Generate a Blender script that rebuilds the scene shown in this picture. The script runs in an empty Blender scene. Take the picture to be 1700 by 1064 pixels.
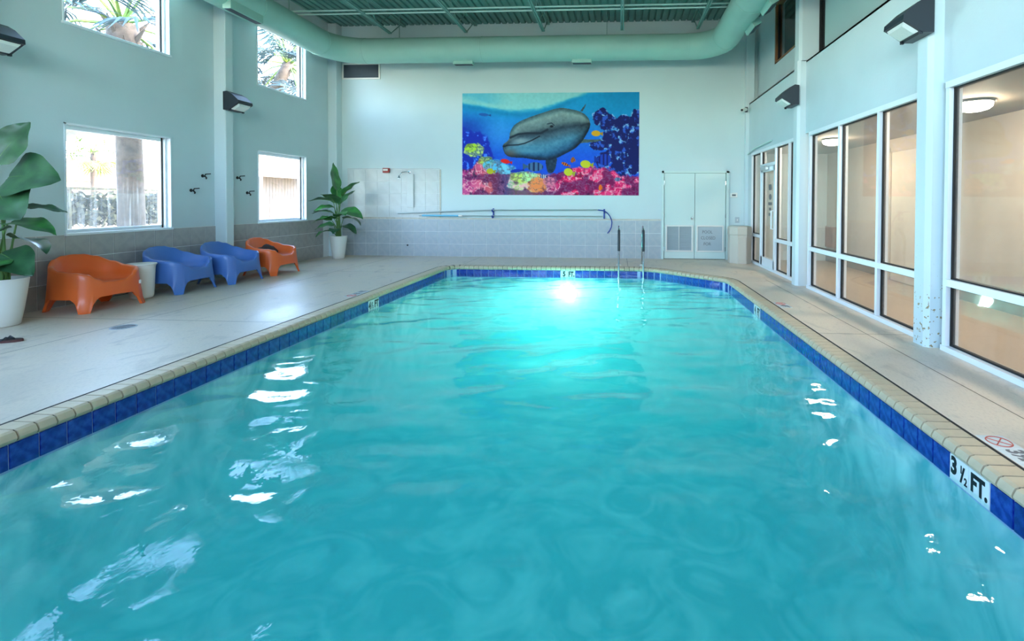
import bpy, bmesh, math, random
import numpy as np
from mathutils import Matrix, Vector
random.seed(7); rng = np.random.default_rng(11)
sc = bpy.context.scene
COL = sc.collection
PI = math.pi

# ------------------------------------------------------------------ camera
W_PX, H_PX = 1700, 1064
F, CX, CY = 809.19, 979.79, 348.30
YAW, PITCH, ROLL, CAMH = 0.058695, -0.017515, 0.00483, 1.3925
cam = bpy.data.cameras.new('camera'); camo = bpy.data.objects.new('camera', cam); COL.objects.link(camo)
cam.sensor_fit = 'HORIZONTAL'; cam.sensor_width = 36.0; cam.lens = F / W_PX * 36.0
cam.shift_x = (W_PX / 2 - CX) / W_PX; cam.shift_y = (CY - H_PX / 2) / W_PX
cam.clip_start = 0.05; cam.clip_end = 300
camo.matrix_world = Matrix.Translation((0, 0, CAMH)) @ Matrix.Rotation(YAW, 4, 'Z') @ \
    Matrix.Rotation(PI / 2 + PITCH, 4, 'X') @ Matrix.Rotation(ROLL, 4, 'Z')
sc.camera = camo

# ------------------------------------------------------------------ world, sun, exposure
wd = bpy.data.worlds.new('sky'); sc.world = wd; wd.use_nodes = True
nt = wd.node_tree; nt.nodes.clear()
sky = nt.nodes.new('ShaderNodeTexSky'); sky.sky_type = 'NISHITA'; sky.sun_disc = False
sky.sun_elevation = math.radians(38); sky.sun_rotation = math.radians(70); sky.dust_density = 1.2; sky.air_density = 1.0
bgn = nt.nodes.new('ShaderNodeBackground'); bgn.inputs['Strength'].default_value = 1.3
wout = nt.nodes.new('ShaderNodeOutputWorld')
nt.links.new(sky.outputs[0], bgn.inputs['Color']); nt.links.new(bgn.outputs[0], wout.inputs['Surface'])
sun = bpy.data.lights.new('sun', 'SUN'); sun.energy = .9; sun.color = (1.0, .86, .66); sun.angle = math.radians(1)
suno = bpy.data.objects.new('sun', sun); COL.objects.link(suno)
suno.rotation_euler = (math.radians(-20), math.radians(48), 0)      # shines from +X (over the roof) towards the garden
sc.view_settings.view_transform = 'Standard'; sc.view_settings.look = 'None'
sc.view_settings.exposure = 2.05; sc.view_settings.gamma = 1.0; sc.view_settings.use_curve_mapping = False
cy = sc.cycles
cy.max_bounces = 8; cy.volume_bounces = 4; cy.diffuse_bounces = 4; cy.glossy_bounces = 4; cy.transmission_bounces = 4; cy.transparent_max_bounces = 12
cy.caustics_reflective = False; cy.caustics_refractive = False; cy.sample_clamp_indirect = 6.0; cy.use_denoising = True

# ------------------------------------------------------------------ room constants (metres; camera stands at x=y=0)
XL, XR, YB, YF, ZC = -7.192, 3.10, 11.932, -4.4, 5.75
XRU = 3.30                      # upper part of the right wall, set back above a ledge
ZLEDGE = 3.73
PLX, PRX, PYF, PYN = -3.626, 1.96, 10.22, 0.62      # pool edges
ZT, ZW = -0.079, -0.200         # top of the waterline tiles, water level
T = 0.308                       # wall tile pitch
XCL, XCR = -6.98, 2.95          # pilaster faces left / right

# ------------------------------------------------------------------ materials
def lin(c):
    return tuple((x / 12.92 if x <= .04045 else ((x + .055) / 1.055) ** 2.4) for x in c)
def rgb(r, g, b): return lin((r / 255, g / 255, b / 255))
def schlick(h, f0, normal=None):
    """view-angle reflectance, the same from both sides of a thin sheet"""
    lw = h.new('ShaderNodeLayerWeight'); lw.inputs['Blend'].default_value = .5
    if normal: h.link(normal, lw.inputs['Normal'])
    pw = h.new('ShaderNodeMath', operation='POWER'); pw.inputs[1].default_value = 5; h.link(lw.outputs['Facing'], pw.inputs[0])
    mr = h.new('ShaderNodeMapRange'); mr.inputs['To Min'].default_value = f0; h.link(pw.outputs[0], mr.inputs['Value'])
    return mr.outputs[0]
class NT:
    def __init__(s, m): s.m = m; s.t = m.node_tree; s.n = s.t.nodes; s.l = s.t.links
    def new(s, t, **k):
        n = s.n.new(t)
        for a, b in k.items(): setattr(n, a, b)
        return n
    def link(s, a, b): s.l.new(a, b)
def mat(name, col, rough=.5, metal=0, spec=.5, noise=None, bump=None, emit=None, alt=None, coat=0, sub=0, rough2=None):
    """noise=(scale, amount), alt=second colour mixed by noise, bump=(scale, strength)"""
    m = bpy.data.materials.new(name); m.use_nodes = True
    h = NT(m); p = h.n['Principled BSDF']
    p.inputs['Base Color'].default_value = (*col, 1); p.inputs['Roughness'].default_value = rough
    p.inputs['Metallic'].default_value = metal; p.inputs['Specular IOR Level'].default_value = spec
    if coat: p.inputs['Coat Weight'].default_value = coat
    tc = h.new('ShaderNodeTexCoord')
    if noise:
        nz = h.new('ShaderNodeTexNoise'); nz.inputs['Scale'].default_value = noise[0]; nz.inputs['Detail'].default_value = 6
        h.link(tc.outputs['Object'], nz.inputs['Vector'])
        mx = h.new('ShaderNodeMix', data_type='RGBA')
        c2 = alt if alt else tuple(x * (1 - noise[1]) for x in col)
        mx.inputs['A'].default_value = (*col, 1); mx.inputs['B'].default_value = (*c2, 1)
        rp = h.new('ShaderNodeMapRange'); rp.inputs['From Min'].default_value = .4; rp.inputs['From Max'].default_value = .68
        h.link(nz.outputs['Fac'], rp.inputs['Value']); h.link(rp.outputs[0], mx.inputs['Factor'])
        h.link(mx.outputs['Result'], p.inputs['Base Color'])
        if rough2 is not None:
            r2 = h.new('ShaderNodeMapRange'); r2.inputs['From Min'].default_value = .4; r2.inputs['From Max'].default_value = .68
            r2.inputs['To Min'].default_value = rough; r2.inputs['To Max'].default_value = rough2
            h.link(nz.outputs['Fac'], r2.inputs['Value']); h.link(r2.outputs[0], p.inputs['Roughness'])
    if bump:
        n2 = h.new('ShaderNodeTexNoise'); n2.inputs['Scale'].default_value = bump[0]; n2.inputs['Detail'].default_value = 4
        h.link(tc.outputs['Object'], n2.inputs['Vector'])
        b = h.new('ShaderNodeBump'); b.inputs['Strength'].default_value = bump[1]; b.inputs['Distance'].default_value = .01
        h.link(n2.outputs['Fac'], b.inputs['Height']); h.link(b.outputs[0], p.inputs['Normal'])
    if emit:
        p.inputs['Emission Color'].default_value = (*emit[0], 1); p.inputs['Emission Strength'].default_value = emit[1]
    return m

M = {}
M['wall'] = mat('pale aqua wall paint', rgb(202, 216, 219), .6, bump=(55, .12), noise=(1.3, .05))
M['wall_back'] = mat('pale aqua back wall paint', rgb(204, 218, 218), .6, bump=(60, .1), noise=(1.1, .04))
M['trimpaint'] = mat('pale aqua column paint', rgb(208, 220, 222), .5, bump=(50, .08))
M['duct'] = mat('sea green duct paint', rgb(164, 206, 192), .45, bump=(22, .1), noise=(2.2, .06))
M['deckceil'] = mat('sea green metal deck paint', rgb(112, 152, 142), .6, noise=(3, .15))
M['steel_paint'] = mat('sea green joist paint', rgb(120, 160, 150), .5)
M['pipe_paint'] = mat('pale green pipe paint', rgb(196, 222, 214), .4)
M['tile'] = mat('grey stone wall tile', rgb(172, 179, 184), .32, noise=(11, .1), alt=rgb(182, 186, 188), bump=(14, .06))
M['tile_dark'] = mat('taupe stone wall tile', rgb(172, 168, 164), .34, noise=(11, .1), alt=rgb(162, 158, 156), bump=(14, .06))
M['tile_pale'] = mat('pale shower wall tile', rgb(206, 209, 208), .3, noise=(5, .06), bump=(14, .05))
M['grout'] = mat('pale grout', rgb(226, 228, 226), .8)
M['tile_trim'] = mat('cream tile trim', rgb(206, 198, 184), .35, noise=(7, .1))
M['coping'] = mat('beige coping brick', rgb(212, 190, 158), .5, noise=(9, .12), bump=(60, .1))
M['coping_joint'] = mat('brown coping mortar', rgb(74, 62, 50), .9)
M['caulk'] = mat('black expansion joint', rgb(28, 26, 28), .8)
M['blue_tile'] = mat('cobalt glazed tile', rgb(13, 33, 132), .12, noise=(26, .3), alt=rgb(40, 70, 170), coat=.4)
M['blue_tile_b'] = mat('dark cobalt glazed tile', rgb(10, 26, 108), .12, noise=(26, .3), alt=rgb(28, 50, 140), coat=.4)
M['tile_grout'] = mat('blue grey waterline grout', rgb(168, 182, 214), .7)
M['marker'] = mat('white depth marker tile', rgb(232, 236, 234), .2, coat=.3)
M['black'] = mat('black lettering', rgb(14, 16, 20), .5)
M['red'] = mat('faded red print', rgb(196, 92, 76), .6)
M['grey_print'] = mat('faded grey print', rgb(110, 110, 112), .6)
M['white_metal'] = mat('white window frame', rgb(232, 238, 242), .35)
M['gasket'] = mat('black window gasket', rgb(16, 20, 22), .6)
M['steel'] = mat('brushed stainless steel', rgb(200, 205, 208), .16, metal=1)
M['grip'] = mat('dark rubber grip', rgb(40, 46, 52), .5)
M['orange'] = mat('orange moulded plastic', rgb(238, 104, 40), .38, bump=(90, .03), coat=.15)
M['blue'] = mat('blue moulded plastic', rgb(72, 116, 186), .38, bump=(90, .03), coat=.15)
M['white_plastic'] = mat('white plastic', rgb(232, 228, 220), .4)
M['pot'] = mat('white ceramic planter', rgb(226, 225, 216), .35)
M['soil'] = mat('dark potting soil', rgb(52, 42, 34), .9, bump=(80, .5))
M['leaf'] = mat('deep green glossy leaf', rgb(40, 96, 46), .32, noise=(6, .25), alt=rgb(70, 140, 66))
M['leaf_dark'] = mat('dark green and shade-tinted leaf', rgb(42, 78, 50), .35, noise=(6, .25), alt=rgb(58, 102, 62))
M['stem'] = mat('green leaf stalk', rgb(92, 132, 66), .45)
M['bronze'] = mat('dark bronze lamp housing', rgb(40, 46, 54), .4)
M['lens'] = mat('prismatic lamp lens', rgb(214, 220, 214), .2, bump=(60, .4))
M['door'] = mat('pale aqua door paint', rgb(206, 222, 216), .45)
M['louver'] = mat('grey louver paint', rgb(176, 186, 190), .4)
M['beige_plastic'] = mat('beige plastic bin', rgb(196, 190, 176), .5, bump=(70, .06))
M['pole'] = mat('anodised aluminium pole', rgb(196, 206, 206), .3, metal=.7)
M['pole_blue'] = mat('pale blue pole grip', rgb(112, 188, 218), .4)
M['bracket'] = mat('blue plastic bracket', rgb(22, 60, 150), .4)
M['chrome'] = mat('chrome', rgb(210, 214, 216), .1, metal=1)
M['hook'] = mat('dark metal hook', rgb(44, 46, 46), .4, metal=.5)
M['alarm'] = mat('red alarm casing', rgb(150, 44, 40), .4)
M['grille'] = mat('dark grille', rgb(60, 72, 82), .6)
M['dark_cloth'] = mat('dark brown cloth', rgb(60, 46, 42), .9, bump=(40, .4))
M['sandal'] = mat('maroon rubber sole', rgb(92, 54, 50), .7)
M['corr_wall'] = mat('beige corridor wall paint', rgb(186, 172, 154), .6, noise=(.9, .06), bump=(30, .05))
M['corr_floor'] = mat('tan corridor floor', rgb(178, 156, 130), .3, noise=(2, .06))
M['corr_ceil'] = mat('grey brown corridor ceiling', rgb(130, 120, 108), .8, bump=(90, .2))
M['corr_door'] = mat('cream corridor door', rgb(204, 192, 172), .45)
M['wood'] = mat('brown wood trim', rgb(150, 98, 60), .5, noise=(4, .3))
M['darkroom'] = mat('dark brown upstairs room', rgb(70, 44, 30), .8)
M['plaster'] = mat('aqua pool plaster with painted caustics', rgb(112, 190, 194), .6, noise=(1.9, .08), alt=rgb(246, 254, 250), bump=(5, .1))  # pale swirls painted into the plaster stand in for caustic light
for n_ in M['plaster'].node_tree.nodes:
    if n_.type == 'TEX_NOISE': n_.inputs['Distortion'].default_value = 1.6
M['lamp_glow'] = mat('warm lamp diffuser', rgb(255, 240, 220), .4, emit=((1, .86, .68), 36.0))
M['pool_lamp'] = mat('pool lamp lens', rgb(255, 255, 250), .3, emit=((.9, 1, .9), 4.0))
M['asphalt'] = mat('pale outdoor paving', rgb(190, 168, 140), .9, noise=(3, .15))
M['trunk'] = mat('palm trunk bark', rgb(84, 72, 60), .9, noise=(9, .4), bump=(14, .8))
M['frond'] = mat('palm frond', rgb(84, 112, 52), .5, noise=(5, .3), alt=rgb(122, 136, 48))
M['frond_shade'] = mat('shade-tinted palm frond', rgb(62, 82, 84), .55)  # greyer frond copy: shade of the near palms put into the colour
M['stucco'] = mat('cream stucco', rgb(236, 226, 206), .8, bump=(30, .2))
M['balcony_wood'] = mat('brown balcony', rgb(134, 92, 56), .7)
M['hedge'] = mat('dark hedge leaf', rgb(38, 44, 30), .7, noise=(14, .5), alt=rgb(70, 72, 40))
M['fence'] = mat('weathered fence board', rgb(76, 66, 58), .8, noise=(6, .3))
M['fence_white'] = mat('white rail paint', rgb(214, 216, 220), .5)
M['soffit_grey'] = mat('grey soffit board', rgb(112, 116, 124), .8)
M['soffit'] = mat('pale soffit board', rgb(196, 186, 172), .7)

# deck: tan broom-finished concrete with worn pale patches and damp dark ones
def deck_mat():
    m = bpy.data.materials.new('tan concrete deck'); m.use_nodes = True; h = NT(m); p = h.n['Principled BSDF']
    tc = h.new('ShaderNodeTexCoord'); mp = h.new('ShaderNodeMapping'); mp.inputs['Scale'].default_value = (1.6, .8, 1)
    h.link(tc.outputs['Object'], mp.inputs['Vector'])
    def nz(s, d=6, dis=.0):
        n = h.new('ShaderNodeTexNoise'); n.inputs['Scale'].default_value = s; n.inputs['Detail'].default_value = d
        n.inputs['Distortion'].default_value = dis; h.link(mp.outputs[0], n.inputs['Vector']); return n
    def mr(n, a, b, c=0, d=1):
        r = h.new('ShaderNodeMapRange'); r.inputs['From Min'].default_value = a; r.inputs['From Max'].default_value = b
        r.inputs['To Min'].default_value = c; r.inputs['To Max'].default_value = d; h.link(n.outputs['Fac'], r.inputs['Value']); return r
    def mix(f, a, b):
        x = h.new('ShaderNodeMix', data_type='RGBA'); h.link(f, x.inputs['Factor'])
        for s, v in (('A', a), ('B', b)):
            if isinstance(v, tuple): x.inputs[s].default_value = (*v, 1)
            else: h.link(v, x.inputs[s])
        return x.outputs['Result']
    n1, n2, n3 = nz(.7, 7, .6), nz(3.1, 8, 1.2), nz(40, 3)
    c = mix(mr(n1, .38, .66).outputs[0], rgb(224, 206, 184), rgb(213, 197, 180))
    c = mix(mr(n2, .56, .72, 0, .4).outputs[0], c, rgb(164, 152, 140))
    c = mix(mr(n3, .5, .75, 0, .25).outputs[0], c, rgb(150, 138, 124))
    h.link(c, p.inputs['Base Color'])
    h.link(mr(n1, .35, .65, .52, .36).outputs[0], p.inputs['Roughness'])
    b = h.new('ShaderNodeBump'); b.inputs['Strength'].default_value = .25; b.inputs['Distance'].default_value = .006
    h.link(n3.outputs['Fac'], b.inputs['Height']); h.link(b.outputs[0], p.inputs['Normal'])
    return m
M['deck'] = deck_mat()

def glass_mat(name, tint=(1, 1, 1), haze=0.0, hazecol=(.9, .9, .9), streak=False):
    m = bpy.data.materials.new(name); m.use_nodes = True; h = NT(m); h.n.clear()
    out = h.new('ShaderNodeOutputMaterial'); tr = h.new('ShaderNodeBsdfTransparent'); tr.inputs[0].default_value = (*tint, 1)
    gl = h.new('ShaderNodeBsdfGlossy'); gl.inputs['Roughness'].default_value = .02
    mx = h.new('ShaderNodeMixShader'); h.link(schlick(h, .04), mx.inputs[0]); h.link(tr.outputs[0], mx.inputs[1]); h.link(gl.outputs[0], mx.inputs[2])
    last = mx
    if haze or streak:
        df = h.new('ShaderNodeBsdfTranslucent'); df.inputs[0].default_value = (*hazecol, 1)
        d2 = h.new('ShaderNodeBsdfDiffuse'); d2.inputs[0].default_value = (*hazecol, 1)
        dd = h.new('ShaderNodeMixShader'); dd.inputs[0].default_value = .5; h.link(df.outputs[0], dd.inputs[1]); h.link(d2.outputs[0], dd.inputs[2])
        m2 = h.new('ShaderNodeMixShader'); h.link(last.outputs[0], m2.inputs[1]); h.link(dd.outputs[0], m2.inputs[2])
        tc = h.new('ShaderNodeTexCoord'); mp = h.new('ShaderNodeMapping')
        h.link(tc.outputs['Object'], mp.inputs['Vector'])
        mp.inputs['Scale'].default_value = (30, 30, 1.3) if streak else (3, 3, 1)
        n = h.new('ShaderNodeTexNoise'); n.inputs['Scale'].default_value = 1.0; n.inputs['Detail'].default_value = 5
        h.link(mp.outputs[0], n.inputs['Vector'])
        r = h.new('ShaderNodeMapRange')
        if streak:
            r.inputs['From Min'].default_value = .50; r.inputs['From Max'].default_value = .66
            r.inputs['To Min'].default_value = haze * .3; r.inputs['To Max'].default_value = haze
        else:
            r.inputs['From Min'].default_value = .3; r.inputs['From Max'].default_value = .7
            r.inputs['To Min'].default_value = haze * .6; r.inputs['To Max'].default_value = haze * 1.3
        h.link(n.outputs['Fac'], r.inputs['Value'])
        fac = r.outputs[0]
        if streak:       # run marks gather below the condensation line
            sp = h.new('ShaderNodeSeparateXYZ'); h.link(tc.outputs['Object'], sp.inputs[0])
            r3 = h.new('ShaderNodeMapRange'); r3.inputs['From Min'].default_value = 1.75; r3.inputs['From Max'].default_value = 1.45
            r3.inputs['To Min'].default_value = .12; r3.inputs['To Max'].default_value = 1; h.link(sp.outputs['Z'], r3.inputs['Value'])
            mu = h.new('ShaderNodeMath', operation='MULTIPLY'); h.link(fac, mu.inputs[0]); h.link(r3.outputs[0], mu.inputs[1]); fac = mu.outputs[0]
        h.link(fac, m2.inputs[0]); last = m2
    h.link(last.outputs[0], out.inputs['Surface'])
    return m
M['glass'] = glass_mat('clear window glass', (.97, .98, .98))
M['glass_wet'] = glass_mat('condensation streaked glass', (.95, .96, .97), .13, (.92, .9, .88), True)
M['glass_fog'] = glass_mat('misted glass', (.96, .95, .93), .10, (.86, .84, .80))
M['blind'] = mat('drawn pale aqua blind', rgb(170, 200, 200), .8)

def water_mat():
    m = bpy.data.materials.new('pool water'); m.use_nodes = True; h = NT(m); h.n.clear()
    out = h.new('ShaderNodeOutputMaterial')
    tr = h.new('ShaderNodeBsdfTransparent'); tr.inputs[0].default_value = (.93, 1, .99, 1)
    gl = h.new('ShaderNodeBsdfGlossy'); gl.inputs['Roughness'].default_value = .015
    tc = h.new('ShaderNodeTexCoord')
    n = h.new('ShaderNodeTexNoise'); n.inputs['Scale'].default_value = 9; n.inputs['Detail'].default_value = 3
    h.link(tc.outputs['Object'], n.inputs['Vector'])
    b = h.new('ShaderNodeBump'); b.inputs['Strength'].default_value = .12; b.inputs['Distance'].default_value = .02
    h.link(n.outputs['Fac'], b.inputs['Height'])
    h.link(b.outputs[0], gl.inputs['Normal'])
    mx = h.new('ShaderNodeMixShader'); h.link(schlick(h, .022, b.outputs[0]), mx.inputs[0]); h.link(tr.outputs[0], mx.inputs[1]); h.link(gl.outputs[0], mx.inputs[2])
    h.link(mx.outputs[0], out.inputs['Surface'])
    va = h.new('ShaderNodeVolumeAbsorption'); va.inputs['Color'].default_value = (.0, .88, .885, 1); va.inputs['Density'].default_value = .62
    vs_ = h.new('ShaderNodeVolumeScatter'); vs_.inputs['Color'].default_value = (.26, 1, 1, 1); vs_.inputs['Density'].default_value = .50; vs_.inputs['Anisotropy'].default_value = .2
    ad = h.new('ShaderNodeAddShader'); h.link(va.outputs[0], ad.inputs[0]); h.link(vs_.outputs[0], ad.inputs[1])
    h.link(ad.outputs[0], out.inputs['Volume'])
    return m
M['water'] = water_mat()

# ------------------------------------------------------------------ mesh builder
class G:
    def __init__(s): s.v = []; s.f = []
    def add(s, v, f):
        o = len(s.v); s.v += [tuple(map(float, q)) for q in v]; s.f += [tuple(i + o for i in q) for q in f]; return s
    def box(s, x0, x1, y0, y1, z0, z1):
        return s.add([(x0, y0, z0), (x1, y0, z0), (x1, y1, z0), (x0, y1, z0), (x0, y0, z1), (x1, y0, z1), (x1, y1, z1), (x0, y1, z1)],
                     [(3, 2, 1, 0), (4, 5, 6, 7), (0, 1, 5, 4), (1, 2, 6, 5), (2, 3, 7, 6), (3, 0, 4, 7)])
    def cbox(s, x0, x1, y0, y1, z0, z1, b=.006):
        """box with chamfered edges"""
        c = [(x0 + x1) / 2, (y0 + y1) / 2, (z0 + z1) / 2]; hx = [(x1 - x0) / 2, (y1 - y0) / 2, (z1 - z0) / 2]
        bm = bmesh.new(); r = bmesh.ops.create_cube(bm, size=1)
        for v in bm.verts: v.co = Vector((c[i] + 2 * v.co[i] * hx[i] for i in range(3)))
        bmesh.ops.bevel(bm, geom=bm.edges[:], offset=min(b, min(hx) * .9), segments=1, affect='EDGES')
        bm.verts.index_update()
        s.add([v.co[:] for v in bm.verts], [[v.index for v in f.verts] for f in bm.faces]); bm.free(); return s
    def poly(s, pts): return s.add(pts, [tuple(range(len(pts)))])
    def prism(s, pts, axis, a, b):
        """2-D outline pts swept along an axis (0,1,2) from a to b; pts fill the remaining axes in order"""
        n = len(pts)
        def mk(p, w):
            q = list(p); q.insert(axis, w); return tuple(q)
        v = [mk(p, a) for p in pts] + [mk(p, b) for p in pts]
        f = [(i, (i + 1) % n, n + (i + 1) % n, n + i) for i in range(n)] + [tuple(range(n - 1, -1, -1)), tuple(range(n, 2 * n))]
        return s.add(v, f)
    def tube(s, path, r, n=10, cap=True):
        P = [Vector(p) for p in path]; R = r if isinstance(r, (list, tuple)) else [r] * len(P)
        t0 = (P[1] - P[0]).normalized(); up = Vector((0, 0, 1)) if abs(t0.z) < .9 else Vector((1, 0, 0))
        u = t0.cross(up).normalized(); V = []
        for i, p in enumerate(P):
            t = (P[min(i + 1, len(P) - 1)] - P[max(i - 1, 0)]).normalized()
            u = (u - t * u.dot(t)).normalized(); w = t.cross(u)
            V += [p + (u * math.cos(2 * PI * k / n) + w * math.sin(2 * PI * k / n)) * R[i] for k in range(n)]
        f = [(i * n + k, i * n + (k + 1) % n, (i + 1) * n + (k + 1) % n, (i + 1) * n + k) for i in range(len(P) - 1) for k in range(n)]
        if cap: f += [tuple(range(n - 1, -1, -1)), tuple((len(P) - 1) * n + k for k in range(n))]
        return s.add(V, f)
    def lathe(s, prof, n=24, c=(0, 0, 0), sx=1, sy=1):
        V = []; f = []
        for r, z in prof: V += [(c[0] + sx * r * math.cos(2 * PI * k / n), c[1] + sy * r * math.sin(2 * PI * k / n), c[2] + z) for k in range(n)]
        for i in range(len(prof) - 1):
            f += [(i * n + k, i * n + (k + 1) % n, (i + 1) * n + (k + 1) % n, (i + 1) * n + k) for k in range(n)]
        f += [tuple(range(n - 1, -1, -1)), tuple((len(prof) - 1) * n + k for k in range(n))]
        return s.add(V, f)
    def xf(s, mtx):
        s.v = [tuple(mtx @ Vector(q)) for q in s.v]; return s
def mesh_of(name, g, m, smooth=False, angle=None):
    me = bpy.data.meshes.new(name); me.from_pydata(g.v, [], g.f)
    bm = bmesh.new(); bm.from_mesh(me); bmesh.ops.recalc_face_normals(bm, faces=bm.faces); bm.to_mesh(me); bm.free()
    me.materials.append(m)
    if smooth:
        me.polygons.foreach_set('use_smooth', [True] * len(me.polygons))
        if angle: me.set_sharp_from_angle(angle=math.radians(angle))
    me.update(); return me
def put(name, me, parent=None, loc=(0, 0, 0), rot=(0, 0, 0), scale=None):
    o = bpy.data.objects.new(name, me); COL.objects.link(o); o.parent = parent
    o.location = loc; o.rotation_euler = rot
    if scale: o.scale = scale
    return o
def obj(name, g, m, parent=None, smooth=False, angle=None, loc=(0, 0, 0), rot=(0, 0, 0)):
    return put(name, mesh_of(name, g, m, smooth, angle), parent, loc, rot)
def tag(o, label, cat, group=None, kind=None):
    if label: o['label'] = label
    if cat: o['category'] = cat
    if group: o['group'] = group
    if kind: o['kind'] = kind
    return o
def struct(o, label=None):
    o['kind'] = 'structure'
    if label: o['label'] = label
    return o
def thing(name, label, cat, loc=(0, 0, 0), rz=0, group=None):
    o = bpy.data.objects.new(name, None); COL.objects.link(o); o.empty_display_size = .1
    o.location = loc; o.rotation_euler = (0, 0, rz); return tag(o, label, cat, group)
def text_mesh(body, size, m, extrude=.0008, bold=.0, sx=1.0, align='CENTER'):
    cu = bpy.data.curves.new('lettering', 'FONT'); cu.body = body; cu.size = size; cu.align_x = align; cu.align_y = 'CENTER'
    cu.extrude = extrude; cu.offset = bold; cu.resolution_u = 3
    o = bpy.data.objects.new('lettering', cu); COL.objects.link(o)
    dg = bpy.context.evaluated_depsgraph_get(); dg.update()
    me = bpy.data.meshes.new_from_object(o.evaluated_get(dg)); bpy.data.objects.remove(o); bpy.data.curves.remove(cu)
    me.transform(Matrix.Diagonal((sx, 1, 1, 1))); me.materials.clear(); me.materials.append(m); me.name = 'lettering'
    return me
def holes(g, a0, a1, b0, b1, hs, mk):
    """fill rectangle a0..a1 x b0..b1 minus holes hs with boxes made by mk(a0,a1,b0,b1)"""
    A = sorted({a0, a1, *[h[0] for h in hs], *[h[1] for h in hs]}); A = [a for a in A if a0 <= a <= a1]
    for i in range(len(A) - 1):
        c = (A[i] + A[i + 1]) / 2; cuts = sorted([(h[2], h[3]) for h in hs if h[0] < c < h[1]]); z = b0
        for p, q in cuts:
            if p > z + 1e-4: mk(A[i], A[i + 1], z, p)
            z = max(z, q)
        if z < b1 - 1e-4: mk(A[i], A[i + 1], z, b1)
def lerp(a, b, t): return a + (b - a) * t
def interp(x, tab):
    for (x0, y0), (x1, y1) in zip(tab, tab[1:]):
        if x <= x1:
            t = (x - x0) / (x1 - x0); t = t * t * (3 - 2 * t); return lerp(y0, y1, t)
    return tab[-1][1]

# ------------------------------------------------------------------ pool outline
def arc(c, r, a0, a1, n): return [(c[0] + r * math.cos(lerp(a0, a1, i / n)), c[1] + r * math.sin(lerp(a0, a1, i / n))) for i in range(n + 1)]
def fillet(P, rad):
    out = []
    for i, p in enumerate(P):
        r = rad[i]
        if not r: out.append(p); continue
        a = Vector(P[i - 1]) - Vector(p); b = Vector(P[(i + 1) % len(P)]) - Vector(p); p = Vector(p)
        an = a.angle(b); d = r / math.tan(an / 2); a.normalize(); b.normalize()
        s, e = p + a * d, p + b * d; c = p + (a + b).normalized() * (r / math.sin(an / 2))
        a0 = math.atan2(*(s - c).yx); a1 = math.atan2(*(e - c).yx)
        while a1 - a0 > PI: a1 -= 2 * PI
        while a1 - a0 < -PI: a1 += 2 * PI
        out += arc(c, r, a0, a1, 10)
    return out
OUT = fillet([(PLX, PYN), (PLX, PYF), (.62, PYF + .06), (PRX, 8.95), (PRX, PYN)], [.15, .24, .9, .55, .15])
OUT = [tuple(Vector(a).lerp(Vector(b), k / max(1, int((Vector(b) - Vector(a)).length / .4)))) for a, b in zip(OUT, OUT[1:] + OUT[:1]) for k in range(max(1, int((Vector(b) - Vector(a)).length / .4)))]
def offset(P, d):
    """positive d = outwards (outline runs clockwise)"""
    n = len(P); R = []
    for i in range(n):
        a = (Vector(P[i]) - Vector(P[i - 1])).normalized(); b = (Vector(P[(i + 1) % n]) - Vector(P[i])).normalized()
        na = Vector((-a.y, a.x)); nb = Vector((-b.y, b.x)); m = (na + nb).normalized(); k = 1 / max(.3, m.dot(na))
        R.append(tuple(Vector(P[i]) + m * d * k))
    return R
def resample(P, step):
    """points every ~step along the closed outline: list of (pos, tangent)"""
    n = len(P); seg = [(Vector(P[i]), Vector(P[(i + 1) % n])) for i in range(n)]; L = sum((b - a).length for a, b in seg)
    cnt = round(L / step); st = L / cnt; out = []; acc = 0; want = 0
    for a, b in seg:
        l = (b - a).length
        while want < acc + l - 1e-6:
            out.append((a + (b - a) * ((want - acc) / l), (b - a).normalized())); want += st
        acc += l
    return out, st
COPW = .155
JOINT = offset(OUT, COPW)          # back edge of the coping

# ------------------------------------------------------------------ floor (deck with the pool cut out)
def ring_faces(g, outer, inner, z):
    """flat sheet between closed outline `inner` and the rectangle `outer` by bmesh fill"""
    bm = bmesh.new()
    def loop(P):
        vs = [bm.verts.new((p[0], p[1], z)) for p in P]
        return [bm.edges.new((vs[i], vs[(i + 1) % len(vs)])) for i in range(len(vs))]
    e = loop(outer) + loop(inner)
    bmesh.ops.triangle_fill(bm, use_beauty=True, use_dissolve=False, edges=e); bm.verts.index_update()
    g.add([v.co[:] for v in bm.verts], [[v.index for v in f.verts] for f in bm.faces]); bm.free()
g = G(); jo = offset(OUT, COPW + .022)
ring_faces(g, [(XL - .25, YF - .1), (XR + .08, YF - .1), (XR + .08, YB + .1), (XL - .25, YB + .1)], jo, 0)
n = len(jo); g.add([(p[0], p[1], 0) for p in jo] + [(p[0], p[1], -.12) for p in jo], [(i, (i + 1) % n, n + (i + 1) % n, n + i) for i in range(n)])
floor = struct(obj('floor', g, M['deck']), 'tan concrete pool deck around the water')
# expansion joint: black caulk in the gap behind the coping
g = G(); ji = offset(OUT, COPW)
g.add([(p[0], p[1], -.0015) for p in jo] + [(p[0], p[1], -.0015) for p in ji], [(i, (i + 1) % n, n + (i + 1) % n, n + i) for i in range(n)])
obj('expansion_joint', g, M['caulk'], floor)
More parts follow.
